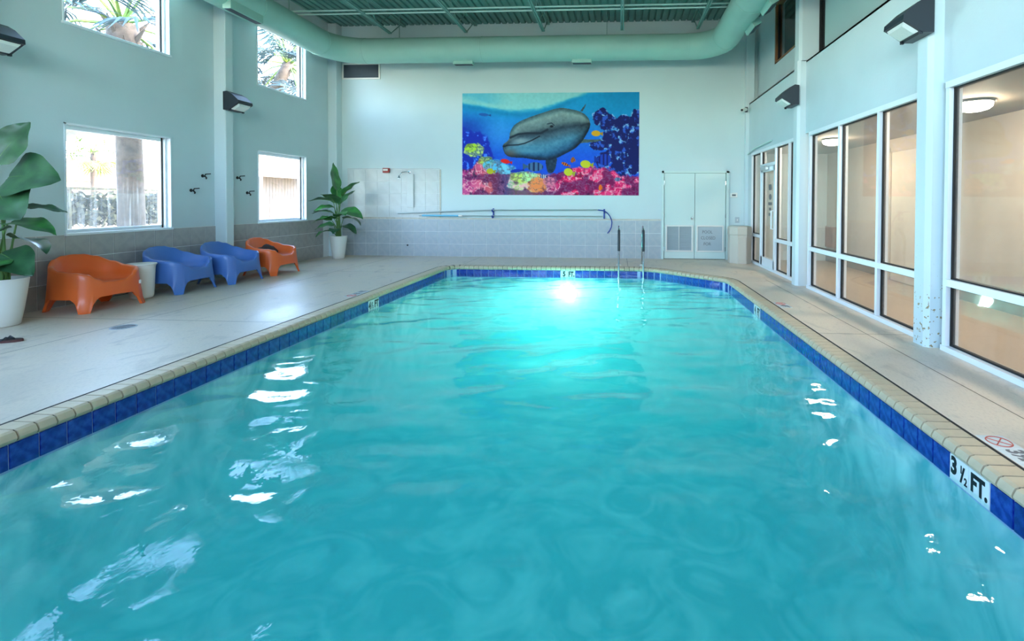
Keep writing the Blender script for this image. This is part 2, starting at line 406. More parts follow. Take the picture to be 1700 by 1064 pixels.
# saw-cut seams in the deck
for (x0, y0, x1, y1) in [(-5.52, -4, -5.50, 11.9), (-7.19, 5.30, -3.80, 5.30), (-7.19, 9.2, -3.80, 9.2), (2.60, -4, 2.64, 8.9), (2.13, 8.72, 3.1, 8.72), (2.13, 5.3, 3.08, 5.3), (.2, 10.45, .2, 11.93), (-3.4, 10.45, -3.4, 11.93)]:
    d = Vector((x1 - x0, y1 - y0)).normalized(); q = Vector((-d.y, d.x)) * .0035; a, b = Vector((x0, y0)), Vector((x1, y1))
    g = G().add([(*(a + q), .0008), (*(b + q), .0008), (*(b - q), .0008), (*(a - q), .0008)], [(0, 1, 2, 3)])
    obj('saw_cut', g, M['coping_joint'], floor)

# ------------------------------------------------------------------ pool basin, coping, waterline tiles, water
def depth(y): return interp(y, [(PYN, -1.25), (4.0, -1.3), (7.5, -1.72), (PYF + .1, -1.75)])
g = G(); inn = offset(OUT, -.004); n = len(OUT)
bo = offset(OUT, .012)
CV = [(0, None)] + [(.13 * (1 - math.cos(a)), .45 * (1 - math.sin(a))) for a in [PI / 2 * k / 7 for k in range(8)]]
lv = [[(p[0], p[1], ZT + .002 if hh is None else depth(p[1]) + hh) for p in offset(OUT, .012 - ins)] for ins, hh in CV]
for a_, b_ in zip(lv, lv[1:]): g.add(a_ + b_, [(i, (i + 1) % n, n + (i + 1) % n, n + i) for i in range(n)])
bm = bmesh.new(); vs = [bm.verts.new((p[0], p[1], 0)) for p in offset(OUT, .012 - .13)]
bm.faces.new(vs); bmesh.ops.triangulate(bm, faces=bm.faces[:])
for y in np.arange(1.2, 10.1, .6):
    bmesh.ops.bisect_plane(bm, geom=bm.verts[:] + bm.edges[:] + bm.faces[:], plane_co=(0, y, 0), plane_no=(0, 1, 0))
for v in bm.verts: v.co.z = depth(v.co.y)
bm.verts.index_update(); g.add([v.co[:] for v in bm.verts], [[v.index for v in f.verts] for f in bm.faces]); bm.free()
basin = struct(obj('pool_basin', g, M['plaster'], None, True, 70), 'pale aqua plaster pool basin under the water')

# coping bricks: bull-nosed, slightly overhanging the tiles
cp, st = resample(OUT, .1035)
prof = [(-.022, -.030), (-.026, -.045), (-.018, -.062), (0.004, ZT + .004), (COPW, ZT + .004), (COPW, -.002), (COPW - .004, .001), (.012, .001), (-.010, -.008)]
hw = st / 2 - .0055
brick = G().prism([(p[0], p[1]) for p in prof], 1, -hw, hw)      # x = outwards, y = along
bme = mesh_of('coping_brick', brick, M['coping'])
k = 0
for p, t in cp:
    c = p + t * st / 2; nrm = Vector((-t.y, t.x)); a = math.atan2(nrm.y, nrm.x)
    if c.y < 1.4: continue
    put('coping_brick', bme, basin, (c.x, c.y, random.uniform(-.0008, .0008)), (0, 0, a + random.uniform(-.006, .006)))
# one continuous mortar bed behind and between the bricks
g = G(); prj = [(-.008, -.034), (.004, ZT + .006), (COPW - .004, ZT + .006), (COPW - .004, -.0025), (.012, -.0035)]
L_ = [offset(OUT, q[0]) for q in prj]
for j in range(len(prj)):
    j2 = (j + 1) % len(prj)
    g.add([(p[0], p[1], prj[j][1]) for p in L_[j]] + [(p[0], p[1], prj[j2][1]) for p in L_[j2]], [(i, (i + 1) % n, n + (i + 1) % n, n + i) for i in range(n)])
obj('mortar_bed', g, M['coping_joint'], basin)
# grout band behind the tiles
g = G(); tb = offset(OUT, .0075)
g.add([(p[0], p[1], ZT + .002) for p in tb] + [(p[0], p[1], -.245) for p in tb], [(i, (i + 1) % n, n + (i + 1) % n, n + i) for i in range(n)])
obj('grout_band', g, M['tile_grout'], basin)
def frustum(w, h, d, b=.004):
    """tile facing +x: back face at x=0, front at x=d"""
    return G().add([(0, -w, -h), (0, w, -h), (0, w, h), (0, -w, h), (d, -w + b, -h + b), (d, w - b, -h + b), (d, w - b, h - b), (d, -w + b, h - b)],
                   [(4, 5, 6, 7), (0, 1, 5, 4), (1, 2, 6, 5), (2, 3, 7, 6), (3, 0, 4, 7), (3, 2, 1, 0)])
PT = .155; TH = .0755
tiles = [mesh_of('waterline_tile', frustum(PT / 2 - .0034, TH, .008, .002), M[k]) for k in ('blue_tile', 'blue_tile', 'blue_tile_b')]
mtile = mesh_of('depth_marker_tile', frustum(PT / 2 - .0012, TH, .009, .002), M['marker'])
zt_c = ZT - TH
def marker_text(o, body, size, sx=.8, dy=0, dz=0, bold=.004):
    me = text_mesh(body, size, M['black'], bold=bold, sx=sx)
    return put('lettering', me, o, (.0098, dy, dz), (PI / 2, 0, PI / 2))
def wall_tile_at(x, y, ang, marks=None, dark=False):
    o = put('depth_marker_tile' if marks else 'waterline_tile', mtile if marks else tiles[2 if dark else random.choice((0, 0, 0, 1))], basin, (x, y, zt_c), (0, 0, ang))
    if marks:
        for b, s, sx, dy, dz, bo_ in marks: marker_text(o, b, s, sx, dy, dz, bo_)
    return o
def fraction(n1, d1, dy): return [(n1, .06, .8, dy + .012 - .022, .024, .002), ('/', .13, 1.0, dy, -.006, .002), (d1, .06, .8, dy + .026, -.030, .002)]
# straight runs laid from measured joints so that the markers sit where they do in the photograph
yj = 2.6758
y = yj - 8 * PT
while y < 9.95:                       # left side, faces +x; reading direction runs towards -y... text local y
    c = y + PT / 2; mk = None
    if abs(c - 6.93) < PT / 2: mk = [('4', .14, .8, -.040, 0, .008)] + fraction('1', '2', .025)
    elif abs(c - 7.085) < PT / 2: mk = [('FT', .14, .78, 0, 0, .008)]
    wall_tile_at(PLX - .008, c, 0, mk, dark=5.9 < c < 6.3)
    y += PT
yj = 3.4371; y = yj + 37 * PT
while y > 1.0:
    c = y - PT / 2; i = round((yj - y) / PT); mk = None
    if i == 3: mk = [('3', .135, .78, -.040, .012, .006)] + fraction('1', '2', .030)
    elif i == 4: mk = [('FT.', .135, .72, .002, 0, .006)]
    elif abs(c - 7.08) < PT / 2: mk = [('4', .14, .8, 0, 0, .008)]
    elif abs(c - 6.925) < PT / 2: mk = [('FT', .14, .78, 0, 0, .008)]
    if c < 8.55: wall_tile_at(PRX + .008, c, PI, mk, dark=(i in (6,)))
    y -= PT
x = -1.226 - 15 * PT
while x < .30:
    c = x + PT / 2; mk = None
    if abs(c + 1.15) < PT / 2: mk = [('5', .14, .85, 0, 0, .008)]
    elif abs(c + .99) < PT / 2: mk = [('FT.', .14, .70, 0, 0, .008)]
    yy = PYF + .06 * max(0, (c + 3.4) / 4.0) + .008
    if c > -3.50: wall_tile_at(c, yy, -PI / 2, mk)
    x += PT
# corner and diagonal runs follow the outline
cr, st2 = resample(OUT, PT)
for p, t in cr:
    c = p + t * st2 / 2; nr = Vector((-t.y, t.x)); a = math.atan2(-nr.y, -nr.x)
    corner = (c.x < -3.45 and c.y > 9.95) or (c.x > .30 and c.y > 8.55)
    if corner: wall_tile_at(c.x + nr.x * .008, c.y + nr.y * .008, a)

# water: closed body with a rippled top
nx, ny = 170, 300
xs = np.linspace(PLX - .02, PRX + .02, nx); ys = np.linspace(PYN - .02, PYF + .10, ny)
X_, Y_ = np.meshgrid(xs, ys, indexing='ij')
def waves(X_, Y_):
    z = np.zeros_like(X_); r = np.random.default_rng(5)
    for k in range(60):
        lam = 10 ** r.uniform(math.log10(.18), math.log10(1.5)); th = r.uniform(0, 2 * PI); ph = r.uniform(0, 2 * PI)
        if r.random() < .62: th = r.normal(PI / 2 + .15, .38)
        amp = .0021 * lam ** 1.15
        wx = X_ + .12 * np.sin(1.3 * Y_ + ph) + .1 * np.sin(2.1 * X_ + 2 * ph); wy = Y_ + .15 * np.sin(1.1 * X_ + 1.7 * ph)
        z += amp * np.sin(2 * PI / lam * (wx * math.cos(th) + wy * math.sin(th)) + ph)
    return z
Z_ = ZW + waves(X_, Y_)
V = np.stack([X_, Y_, Z_], -1).reshape(-1, 3)
idx = np.arange(nx * ny).reshape(nx, ny)
Fq = np.stack([idx[:-1, :-1], idx[1:, :-1], idx[1:, 1:], idx[:-1, 1:]], -1).reshape(-1, 4)
edge = list(idx[:, 0]) + list(idx[-1, 1:]) + list(idx[-2::-1, -1]) + list(idx[0, -2:0:-1])
V = [tuple(v) for v in V.tolist()]; Fq = [tuple(f) for f in Fq.tolist()]
m0 = len(V); V += [(V[i][0], V[i][1], -1.95) for i in edge]; ne = len(edge)
Fq += [(int(edge[i]), int(edge[(i + 1) % ne]), m0 + (i + 1) % ne, m0 + i) for i in range(ne)] + [tuple(m0 + i for i in range(ne))]
gw = G(); gw.v = V; gw.f = Fq
water = obj('pool_water', gw, M['water'], smooth=True, angle=40)
tag(water, 'rippled turquoise water filling the swimming pool', 'water', kind='stuff')

# underwater lamps in the far wall and the near wall
def pool_lamp(x, y, z, rz, label):
    t = thing('pool_lamp', label, 'lamp', (x, y, z), rz)
    R_ = Matrix.Rotation(-PI / 2, 4, 'X')
    obj('lens', G().lathe([(.16, .0), (.15, .02), (.09, .035), (.001, .04)], 24).xf(Matrix.Rotation(PI / 2, 4, 'X')), M['pool_lamp'], t, True)
    obj('trim_ring', G().lathe([(.16, 0), (.19, 0), (.19, .018), (.175, .026), (.16, .018)], 24).xf(Matrix.Rotation(PI / 2, 4, 'X')), M['steel'], t, True, 40)
    sp_ = bpy.data.lights.new('pool_lamp_beam', 'SPOT'); sp_.energy = 320; sp_.color = (1, .97, .84); sp_.spot_size = math.radians(150); sp_.spot_blend = .6; sp_.shadow_soft_size = .12
    so = bpy.data.objects.new('pool_lamp_beam', sp_); COL.objects.link(so); so.parent = t; so.location = (0, -.07, 0); so.rotation_euler = (math.radians(80), 0, PI)
    return t
pool_lamp(-1.03, PYF - .02, -.56, 0, 'round glowing underwater lamp in the far pool wall')

# ------------------------------------------------------------------ left wall
PITCHW = 3.3955
WINS = []
for k in (-3, -2, -1, 0, 1):
    y0 = 5.924 + k * PITCHW
    WINS.append((y0, y0 + 1.514))
ZLB, ZLT, ZUB, ZUT = .9295, 2.386, 3.684, 5.14
g = G(); hs = [(a, b, ZLB, ZLT) for a, b in WINS] + [(a, b, ZUB, ZUT) for a, b in WINS]
holes(g, YF, YB + .2, -.2, ZC + .05, hs, lambda a, b, c, d: g.box(XL - .20, XL, a, b, c, d))
wall_l = struct(obj('wall_left', g, M['wall']), 'pale aqua window wall with a tiled base')
# pilasters
for k, y in enumerate((8.284 - 2 * PITCHW - .05, 8.284 - PITCHW - .05, 8.284, 11.69)):
    g = G().cbox(XL - .05, XCL, y, y + (.18 if y < 11 else .26), -.05, ZC, .012)
    obj('pilaster', g, M['trimpaint'], wall_l)
# windows
WIN_N = [0]
def left_window(y0, y1, z0, z1, wet, label):
    WIN_N[0] += 1
    r = struct(thing('window_%d' % WIN_N[0], label, None))
    xg = XL - .13
    # lining of the opening
    g = G(); t = .018
    g.box(XL - .195, XL + .012, y0, y0 + t, z0, z1); g.box(XL - .195, XL + .012, y1 - t, y1, z0, z1); g.box(XL - .195, XL + .012, y0, y1, z1 - t, z1)
    obj('lining', g, M['white_metal'], r)
    obj('sill', G().cbox(XL - .195, XL + .028, y0 - .01, y1 + .012, z0 - .022, z0 + .012, .004), M['white_metal'], r)
    g = G(); w = .055
    for a, b, c, d in ((y0 + t, y0 + t + w, z0, z1), (y1 - t - w, y1 - t, z0, z1), (y0 + t, y1 - t, z0, z0 + w), (y0 + t, y1 - t, z1 - t - w, z1 - t)):
        g.box(xg - .03, xg + .03, a, b, c, d)
    obj('frame', g, M['white_metal'], r)
    g = G(); a = y1 - t - w                  # black seal and sliding track at the far jamb
    g.box(xg + .03, xg + .042, a + .006, a + .02, z0 + .012, z1 - t); obj('gasket', g, M['gasket'], r)
    g = G().box(xg + .03, xg + .075, y1 - t - .03, y1 - t - .004, z0 + .012, z1 - t); obj('track', g, M['white_metal'], r)
    obj('pane', G().box(xg - .003, xg + .003, y0 + t + w, y1 - t - w, z0 + w, z1 - t - w), M['glass_wet' if wet else 'glass'], r)
    return r
for k, (a, b) in enumerate(WINS):
    where = ('out of view behind the camera', 'beside the camera', 'nearest the left edge', 'above the orange armchair', 'beside the corner plant')[k]
    left_window(a, b, ZLB, ZLT, True, 'white framed lower window with condensation runs, ' + where)
    left_window(a, b, ZUB, ZUT, False, 'white framed upper window showing palm fronds, ' + where)
    for z0, z1 in ((ZLB, ZLT), (ZUB, ZUT)):       # light portals: only guide the sampling of the sky through the openings
        pl_ = bpy.data.lights.new('sky_portal', 'AREA'); pl_.shape = 'RECTANGLE'; pl_.size = z1 - z0; pl_.size_y = b - a; pl_.cycles.is_portal = True
        po = bpy.data.objects.new('sky_portal', pl_); COL.objects.link(po); po.location = (XL - .22, (a + b) / 2, (z0 + z1) / 2); po.rotation_euler = (0, -PI / 2, 0)
# tiled base of the left wall
obj('grout', G().box(XL - .01, XL + .004, 1.2, 11.69, 0, .926), M['grout'], wall_l)
tw = mesh_of('wall_tile', frustum(T / 2 - .0038, T / 2 - .0038, .0075, .0015), M['tile_dark'])
tw2 = mesh_of('wall_tile', frustum(T / 2 - .0038, T / 2 - .0038, .0075, .0015), M['tile'])
y = 5.912 - 15 * T
while y < 11.6:
    c = y + T / 2
    if y + T <= 11.70:
        for r in range(3): put('wall_tile', tw, wall_l, (XL + .002, c, T / 2 + r * T), (random.choice((0, PI / 2, PI)), 0, 0))
    y += T

# ------------------------------------------------------------------ back wall
GR = (-6.921, -6.019, 4.461, 4.787)          # return air grille
g = G(); holes(g, XL - .2, 5.2, -.2, ZC + .05, [(1.041 + .02, 2.636, -.2, 2.12)], lambda a, b, c, d: g.box(a, b, YB, YB + .2, c, d))
wall_b = struct(obj('wall_back', g, M['wall_back']), 'pale aqua back wall with a tiled base and mural')
X0T = -5.747
obj('grout', G().box(XCL, 1.03, YB - .004, YB + .01, 0, .926), M['grout'], wall_b)
obj('grout', G().box(-6.838, -4.46, YB - .004, YB + .01, .96, 2.17), M['grout'], wall_b)
x = X0T - 4 * T
while x < 1.0:
    c = x + T / 2
    w = min(T, 1.03 - x)
    for r in range(3):
        put('wall_tile', tw2, wall_b, (x + w / 2, YB - .002, T / 2 + r * T), (random.choice((0, PI / 2, PI)) if w > T * .95 else 0, 0, -PI / 2), (1, w / T, 1))
    x += T
tw3 = mesh_of('wall_tile', frustum(T / 2 - .0038, T / 2 - .0038, .0075, .0015), M['tile_pale'])
x = X0T - 3 * T - .18
xs_ = [-6.838] + [X0T - k * T for k in range(3, -5, -1)] + [-4.47]
xs_ = sorted(v for v in xs_ if -6.84 <= v <= -4.46)
for a, b in zip(xs_, xs_[1:]):
    for r in range(4):
        z0 = .965 + r * .3
        put('wall_tile', tw3, wall_b, ((a + b) / 2, YB - .002, z0 + .15), (0, 0, -PI / 2), (1, (b - a) / T, .3 / T))
x = XCL + .14
while x < 1.03:                               # cream bullnose trim
    w = min(.205, 1.03 - x)
    obj('trim_tile', G().cbox(x + .001, x + w - .001, YB - .014, YB + .005, .928, .966, .005), M['tile_trim'], wall_b); x += .205
z = .97
while z < 2.17:
    h = min(.2, 2.19 - z); obj('trim_tile', G().cbox(-4.468, -4.432, YB - .014, YB + .005, z + .001, z + h - .001, .005), M['tile_trim'], wall_b); z += .2
x = -6.838
while x < -4.5:
    w = min(.2, -4.47 - x); obj('trim_tile', G().cbox(x + .001, x + w - .001, YB - .014, YB + .005, 2.172, 2.194, .004), M['tile_pale'], wall_b); x += .2
obj('drain_hole', G().lathe([(.022, 0), (.022, .006), (.001, .006)], 14).xf(Matrix.Translation((-5.285, YB - .01, .27)) @ Matrix.Rotation(PI / 2, 4, 'X')), M['black'], wall_b)

# double utility door
d1 = struct(thing('door_1', 'pale aqua double utility door with louvered lower panels', None, (0, 0, 0)))
g = G(); yb = YB - .02
for a, b, c, d in ((1.041, 1.09, 0, 2.136), (2.58, 2.640, 0, 2.136), (1.041, 2.64, 2.088, 2.136)): g.box(a, b, yb - .02, YB + .1, c, d)
obj('frame', g, M['door'], d1)
obj('backing', G().box(1.04, 2.64, YB + .08, YB + .12, 0, 2.14), M['black'], d1)
for nm, x0, x1 in (('a', 1.104, 1.830), ('b', 1.840, 2.566)):
    lx0, lx1, lz0, lz1 = x0 + .07, x1 - .07, .215, .79
    g = G(); holes(g, x0, x1, .012, 2.084, [(lx0, lx1, lz0, lz1)], lambda a, b, c, d: g.box(a, b, YB - .005, YB + .04, c, d))
    lf = obj('leaf', g, M['door'], d1)
    g = G(); w = .035
    for a, b, c, d in ((lx0 - w, lx0, lz0 - w, lz1 + w), (lx1, lx1 + w, lz0 - w, lz1 + w), (lx0, lx1, lz0 - w, lz0), (lx0, lx1, lz1, lz1 + w)): g.cbox(a, b, YB - .03, YB, c, d, .004)
    obj('louver_frame', g, M['white_plastic'], lf)
    obj('back_plate', G().box(lx0, lx1, YB + .02, YB + .03, lz0, lz1), M['louver'], lf)
    nsl = 15
    for i in range(nsl):
        zc = lerp(lz0, lz1, (i + .5) / nsl)
        if nm == 'a':
            obj('louver_slat', G().add([(lx0, YB - .012, zc - .018), (lx1, YB - .012, zc - .018), (lx1, YB + .012, zc + .012), (lx0, YB + .012, zc + .012),
                                        (lx0, YB - .012, zc - .014), (lx1, YB - .012, zc - .014), (lx1, YB + .012, zc + .016), (lx0, YB + .012, zc + .016)],
                                       [(3, 2, 1, 0), (4, 5, 6, 7), (0, 1, 5, 4), (1, 2, 6, 5), (2, 3, 7, 6), (3, 0, 4, 7)]), M['louver'], lf)
    if nm == 'a':
        obj('louver_mullion', G().box(1.455, 1.467, YB - .016, YB + .01, lz0, lz1), M['white_plastic'], lf)
        obj('knob', G().lathe([(.012, 0), (.012, .03), (.028, .04), (.03, .055), (.018, .068), (.001, .07)], 16).xf(Matrix.Translation((1.765, YB - .005, .995)) @ Matrix.Rotation(PI / 2, 4, 'X')), M['chrome'], lf, True, 40)
    else:
        obj('sign_panel', G().cbox(lx0 + .002, lx1 - .002, YB - .008, YB + .002, lz0 + .002, lz1 - .002, .003), M['louver'], lf)
        for i, (s, dx) in enumerate((('POOL', 0), ('CLOSED', .02), ('FOR', .0))):
            put('lettering', text_mesh(s, .105, M['grey_print'], sx=.9), lf, (lx0 + .23 + dx, YB - .0095, .66 - i * .145), (PI / 2, 0, 0))
    for zz in (.25, 1.05, 1.85):
        xx = x0 - .006 if nm == 'a' else x1 + .006
        obj('hinge', G().cbox(xx - .012, xx + .012, YB - .022, YB, zz - .05, zz + .05, .003), M['chrome'], lf)

# return-air grille high on the left of the back wall
gr = thing('air_grille', 'dark rectangular return grille with white rim under the duct bend', 'vent', ((GR[0] + GR[1]) / 2, YB, GR[2]))
hw_, hh_ = (GR[1] - GR[0]) / 2, GR[3] - GR[2]
obj('backing', G().box(-hw_, hw_, -.012, 0, 0, hh_), M['grille'], gr)
g = G()
for a, b, c, d in ((-hw_ - .04, -hw_, -.04, hh_ + .04), (hw_, hw_ + .04, -.04, hh_ + .04), (-hw_, hw_, -.04, 0), (-hw_, hw_, hh_, hh_ + .04)): g.cbox(a, b, -.025, 0, c, d, .004)
obj('rim', g, M['white_plastic'], gr)
for i in range(9):
    zc = (i + .5) * hh_ / 9
    obj('blade', G().box(-hw_, hw_, -.022, -.010, zc - .006, zc + .004), M['grille'], gr)

# ------------------------------------------------------------------ mural (flat printed panel)
def vnoise(u, v, s, seed, octv=4):
    r = np.random.default_rng(seed); out = 0; amp = 1; tot = 0
    for o in range(octv):
        n_ = 64; tab = r.random((n_, n_)); a = u * s; b = v * s
        i = np.floor(a).astype(int); j = np.floor(b).astype(int); fa = a - i; fb = b - j
        fa = fa * fa * (3 - 2 * fa); fb = fb * fb * (3 - 2 * fb)
        t = lambda p, q: tab[p % n_, q % n_]
        out = out + amp * ((t(i, j) * (1 - fa) + t(i + 1, j) * fa) * (1 - fb) + (t(i, j + 1) * (1 - fa) + t(i + 1, j + 1) * fa) * fb)
        tot += amp; amp *= .55; s *= 2
    return out / tot
def inpoly(px, py, P):
    c = np.zeros(px.shape, bool); n_ = len(P); j = n_ - 1
    for i in range(n_):
        xi, yi = P[i]; xj, yj_ = P[j]
        c ^= ((yi > py) != (yj_ > py)) & (px < (xj - xi) * (py - yi) / (yj_ - yi + 1e-9) + xi); j = i
    return c
def smoothpoly(P, it=2):
    for _ in range(it):
        Q = []
        for i in range(len(P)):
            a, b = P[i], P[(i + 1) % len(P)]
            Q += [(.75 * a[0] + .25 * b[0], .75 * a[1] + .25 * b[1]), (.25 * a[0] + .75 * b[0], .25 * a[1] + .75 * b[1])]
        P = Q
    return P
def dist_poly(px, py, P, closed=True):
    d = np.full(px.shape, 1e9)
    for i in range(len(P) if closed else len(P) - 1):
        (ax, ay), (bx, by) = P[i], P[(i + 1) % len(P)]
        t = np.clip(((px - ax) * (bx - ax) + (py - ay) * (by - ay)) / ((bx - ax) ** 2 + (by - ay) ** 2 + 1e-9), 0, 1)
        d = np.minimum(d, np.hypot(px - ax - t * (bx - ax), py - ay - t * (by - ay)))
    return d
def paint_mural(nu, nv):
    # drawing board runs 40..1600 across and 75..980 down
    u, v = np.meshgrid(np.linspace(40, 1600, nu), np.linspace(75, 980, nv), indexing='ij')
    img = np.zeros((nu, nv, 3))
    c = lambda *a: np.array(a, float)
    def over(mask, col):
        m = mask[..., None] if mask.ndim == 2 else mask
        img[:] = img * (1 - m) + col * m
    ss = lambda a, b, x: (lambda t: t * t * (3 - 2 * t))(np.clip((x - a) / (b - a), 0, 1))
    t = ss(150, 780, v)
    img[:] = c(38, 160, 200) * (1 - t[..., None]) + c(40, 100, 200) * t[..., None]
    over(ss(420, 40, u) * ss(180, 420, v) * .75, c(28, 66, 160))
    over(ss(1000, 1500, u) * ss(420, 80, v) * .7, c(0, 140, 176))
    over(np.exp(-((u - 380) / 150) ** 2 - ((v - 420) / 150) ** 2) * .55, c(104, 172, 224))
    curve = np.interp(u, [40, 180, 330, 550, 700, 830, 950, 1150, 1600], [170, 190, 225, 248, 235, 205, 160, 75, 60])
    nz1 = vnoise(u / 400, v / 160, 3, 3)
    over(ss(20, -25, v - curve + (nz1 - .5) * 50), c(166, 214, 214))
    over(ss(30, -10, v - curve + 60 + (nz1 - .5) * 60) * ss(500, 200, u) * .5, c(90, 180, 206))
    over(np.exp(-((v - curve - 20) / 26) ** 2) * ss(1150, 900, u) * .7, c(24, 140, 178))
    sp = vnoise(u / 60, v / 60, 3, 9)
    img[:] += (sp[..., None] - .5) * 16
    # --- dark reef, left and right
    na = vnoise(u / 90, v / 90, 2, 21, 5); nb = vnoise(u / 60, v / 60, 2, 33, 4)
    lim = np.interp(u, [40, 100, 200, 270, 320, 380], [380, 400, 430, 480, 620, 760])
    over(ss(-25, 25, v - lim + (na - .5) * 110) * ss(360, 300, u + (na - .5) * 60), c(30, 62, 168)); 
    over(ss(-25, 25, v - lim + (na - .5) * 110) * ss(.58, .7, nb) * ss(360, 300, u), c(96, 150, 230))
    for x0, y0, rx, ry in ((1270, 290, 70, 80), (1330, 340, 90, 70), (1480, 350, 110, 70), (1580, 300, 60, 70), (1400, 480, 140, 80), (1540, 440, 110, 90), (1260, 540, 80, 45), (1440, 600, 150, 90), (1300, 670, 70, 75), (1500, 700, 140, 100), (1420, 760, 120, 70), (1580, 560, 80, 200)):
        e = ((u - x0) / rx) ** 2 + ((v - y0) / ry) ** 2 + (na - .5) * 1.6
        over(ss(1.15, .85, e), c(18, 34, 100)); over(ss(1.15, .85, e) * ss(.55, .7, nb), c(70, 110, 190))
        over(ss(1.25, .95, e) * ss(.7, .95, e) * ss(.5, .62, nb), c(160, 200, 226))
    # --- dolphin
    body = smoothpoly([(400, 545), (408, 580), (425, 622), (470, 645), (530, 648), (600, 650), (690, 668), (790, 672), (880, 655), (960, 612), (1040, 572), (1095, 520), (1128, 470), (1172, 390), (1176, 330), (1140, 272), (1080, 238), (1000, 220), (930, 207), (860, 216), (760, 250), (650, 285), (560, 322), (500, 360), (466, 420), (462, 480), (440, 505), (408, 528)])
    flip = smoothpoly([(780, 650), (788, 720), (800, 780), (832, 788), (866, 765), (880, 700), (888, 640)])
    fin2 = smoothpoly([(990, 500), (1040, 478), (1100, 486), (1310, 490), (1210, 512), (1060, 522), (1005, 530)])
    fin = [(1085, 238), (1110, 205), (1142, 168), (1128, 205), (1106, 244)]
    for P, col in ((fin, c(70, 92, 100)), (fin2, c(96, 112, 110)), (flip, c(44, 66, 84))):
        m = inpoly(u, v, P).astype(float); over(m, col + (sp[..., None] - .5) * 50)
    m = inpoly(u, v, body); d = dist_poly(u, v, body)
    # shading: lit back, dark flank band, pale blue belly
    top = np.interp(u, [400, 466, 560, 760, 930, 1080, 1176], [530, 420, 322, 250, 207, 238, 330])
    bot = np.interp(u, [400, 425, 600, 790, 960, 1095, 1176], [545, 622, 650, 672, 612, 520, 360])
    q = np.clip((v - top) / (bot - top + 1), 0, 1)
    tab = [(0, (120, 150, 156)), (.12, (150, 168, 166)), (.30, (120, 136, 138)), (.42, (62, 80, 92)), (.52, (92, 116, 128)), (.7, (104, 152, 172)), (.9, (56, 104, 132)), (1, (30, 66, 96))]
    colr = np.stack([np.interp(q, [a for a, _ in tab], [b[k] for _, b in tab]) for k in range(3)], -1)
    colr = colr * (.72 + .28 * ss(0, 45, d))[..., None]
    colr = colr * (1 - .45 * ss(980, 1170, u) * ss(.2, .7, q))[..., None] + (sp[..., None] - .5) * 34
    over(m.astype(float), colr)
    over(np.exp(-((u - 470) / 75) ** 2 - ((v - 610) / 40) ** 2) * m * .8, c(112, 92, 84))
    over(np.exp(-((u - 560) / 90) ** 2 - ((v - 500) / 30) ** 2) * m * .8, c(170, 184, 186))
    over(np.exp(-((u - 620) / 160) ** 2 - ((v - 590) / 26) ** 2) * m * .45, c(150, 200, 214))
    for line, w_, cc in (([(405, 552), (450, 538), (540, 534), (600, 520), (660, 495), (730, 458)], 5, c(34, 40, 50)), ([(470, 470), (540, 440), (620, 432), (740, 432), (800, 400)], 9, c(48, 58, 70)), ([(800, 350), (835, 342), (858, 362)], 5, c(64, 78, 88))):
        over(ss(w_ * 1.6, w_ * .4, dist_poly(u, v, line, False)) * m, cc)
    over(ss(20, 10, np.hypot((u - 836), (v - 372) * 1.4)) * m, c(30, 38, 46))
    # --- coral band along the bottom
    lim = np.interp(u, [40, 120, 200, 300, 400, 520, 640, 760, 880, 930, 1000, 1100, 1250, 1380, 1450, 1600], [760, 745, 650, 700, 690, 790, 780, 800, 800, 760, 740, 735, 730, 760, 820, 810])
    band = ss(-14, 14, v - lim + (na - .5) * 70)
    cb = np.stack([np.interp(u, [40, 200, 330, 430, 520, 600, 700, 800, 900, 1000, 1300, 1600], z_) for z_ in
                   ([176, 220, 206, 150, 206, 226, 240, 190, 206, 224, 226, 214], [70, 110, 120, 176, 214, 226, 170, 120, 40, 40, 56, 40], [140, 140, 120, 196, 150, 190, 120, 150, 110, 110, 120, 120])], -1)
    over(band, cb)
    rid = np.abs(vnoise(u / 74, v / 60, 2, 77, 3) - .5) * 2; rid2 = np.abs(vnoise(u / 90, v / 130, 2.4, 55, 3) - .5) * 2; clump = vnoise(u / 190, v / 150, 2, 91, 2)
    over(band * ss(.16, .04, rid) * .85, c(255, 214, 214)); over(band * ss(.35, .7, rid2) * .75, c(110, 26, 70) * ss(300, 900, u)[..., None] + c(60, 50, 80) * (1 - ss(300, 900, u))[..., None])
    over(band * ss(.15, .03, rid2) * .7 * ss(850, 950, u), c(250, 150, 176)); over(band * ss(.56, .40, clump) * .55, c(70, 20, 80)); over(band * ss(.60, .72, clump) * .35, c(255, 170, 190))
    # pale yellow soft coral on the left slope, orange anemone in the middle
    for x0, y0, rx, ry, cc in ((150, 580, 90, 60, c(214, 230, 150)), (120, 560, 60, 40, c(196, 220, 90)), (250, 680, 70, 50, c(206, 216, 120)), (330, 720, 110, 60, c(120, 200, 226)), (430, 750, 90, 45, c(150, 214, 230)), (560, 820, 100, 50, c(214, 226, 140)), (650, 820, 80, 40, c(206, 236, 190)), (715, 890, 85, 70, c(240, 160, 110)), (820, 860, 60, 40, c(226, 150, 170))):
        e = ((u - x0) / rx) ** 2 + ((v - y0) / ry) ** 2 + (nb - .5) * 1.4
        over(ss(1.15, .7, e) * (.55 + .45 * ss(.12, .4, rid)), cc); over(ss(1.1, .7, e) * ss(.12, .03, rid) * .6, cc * .55)
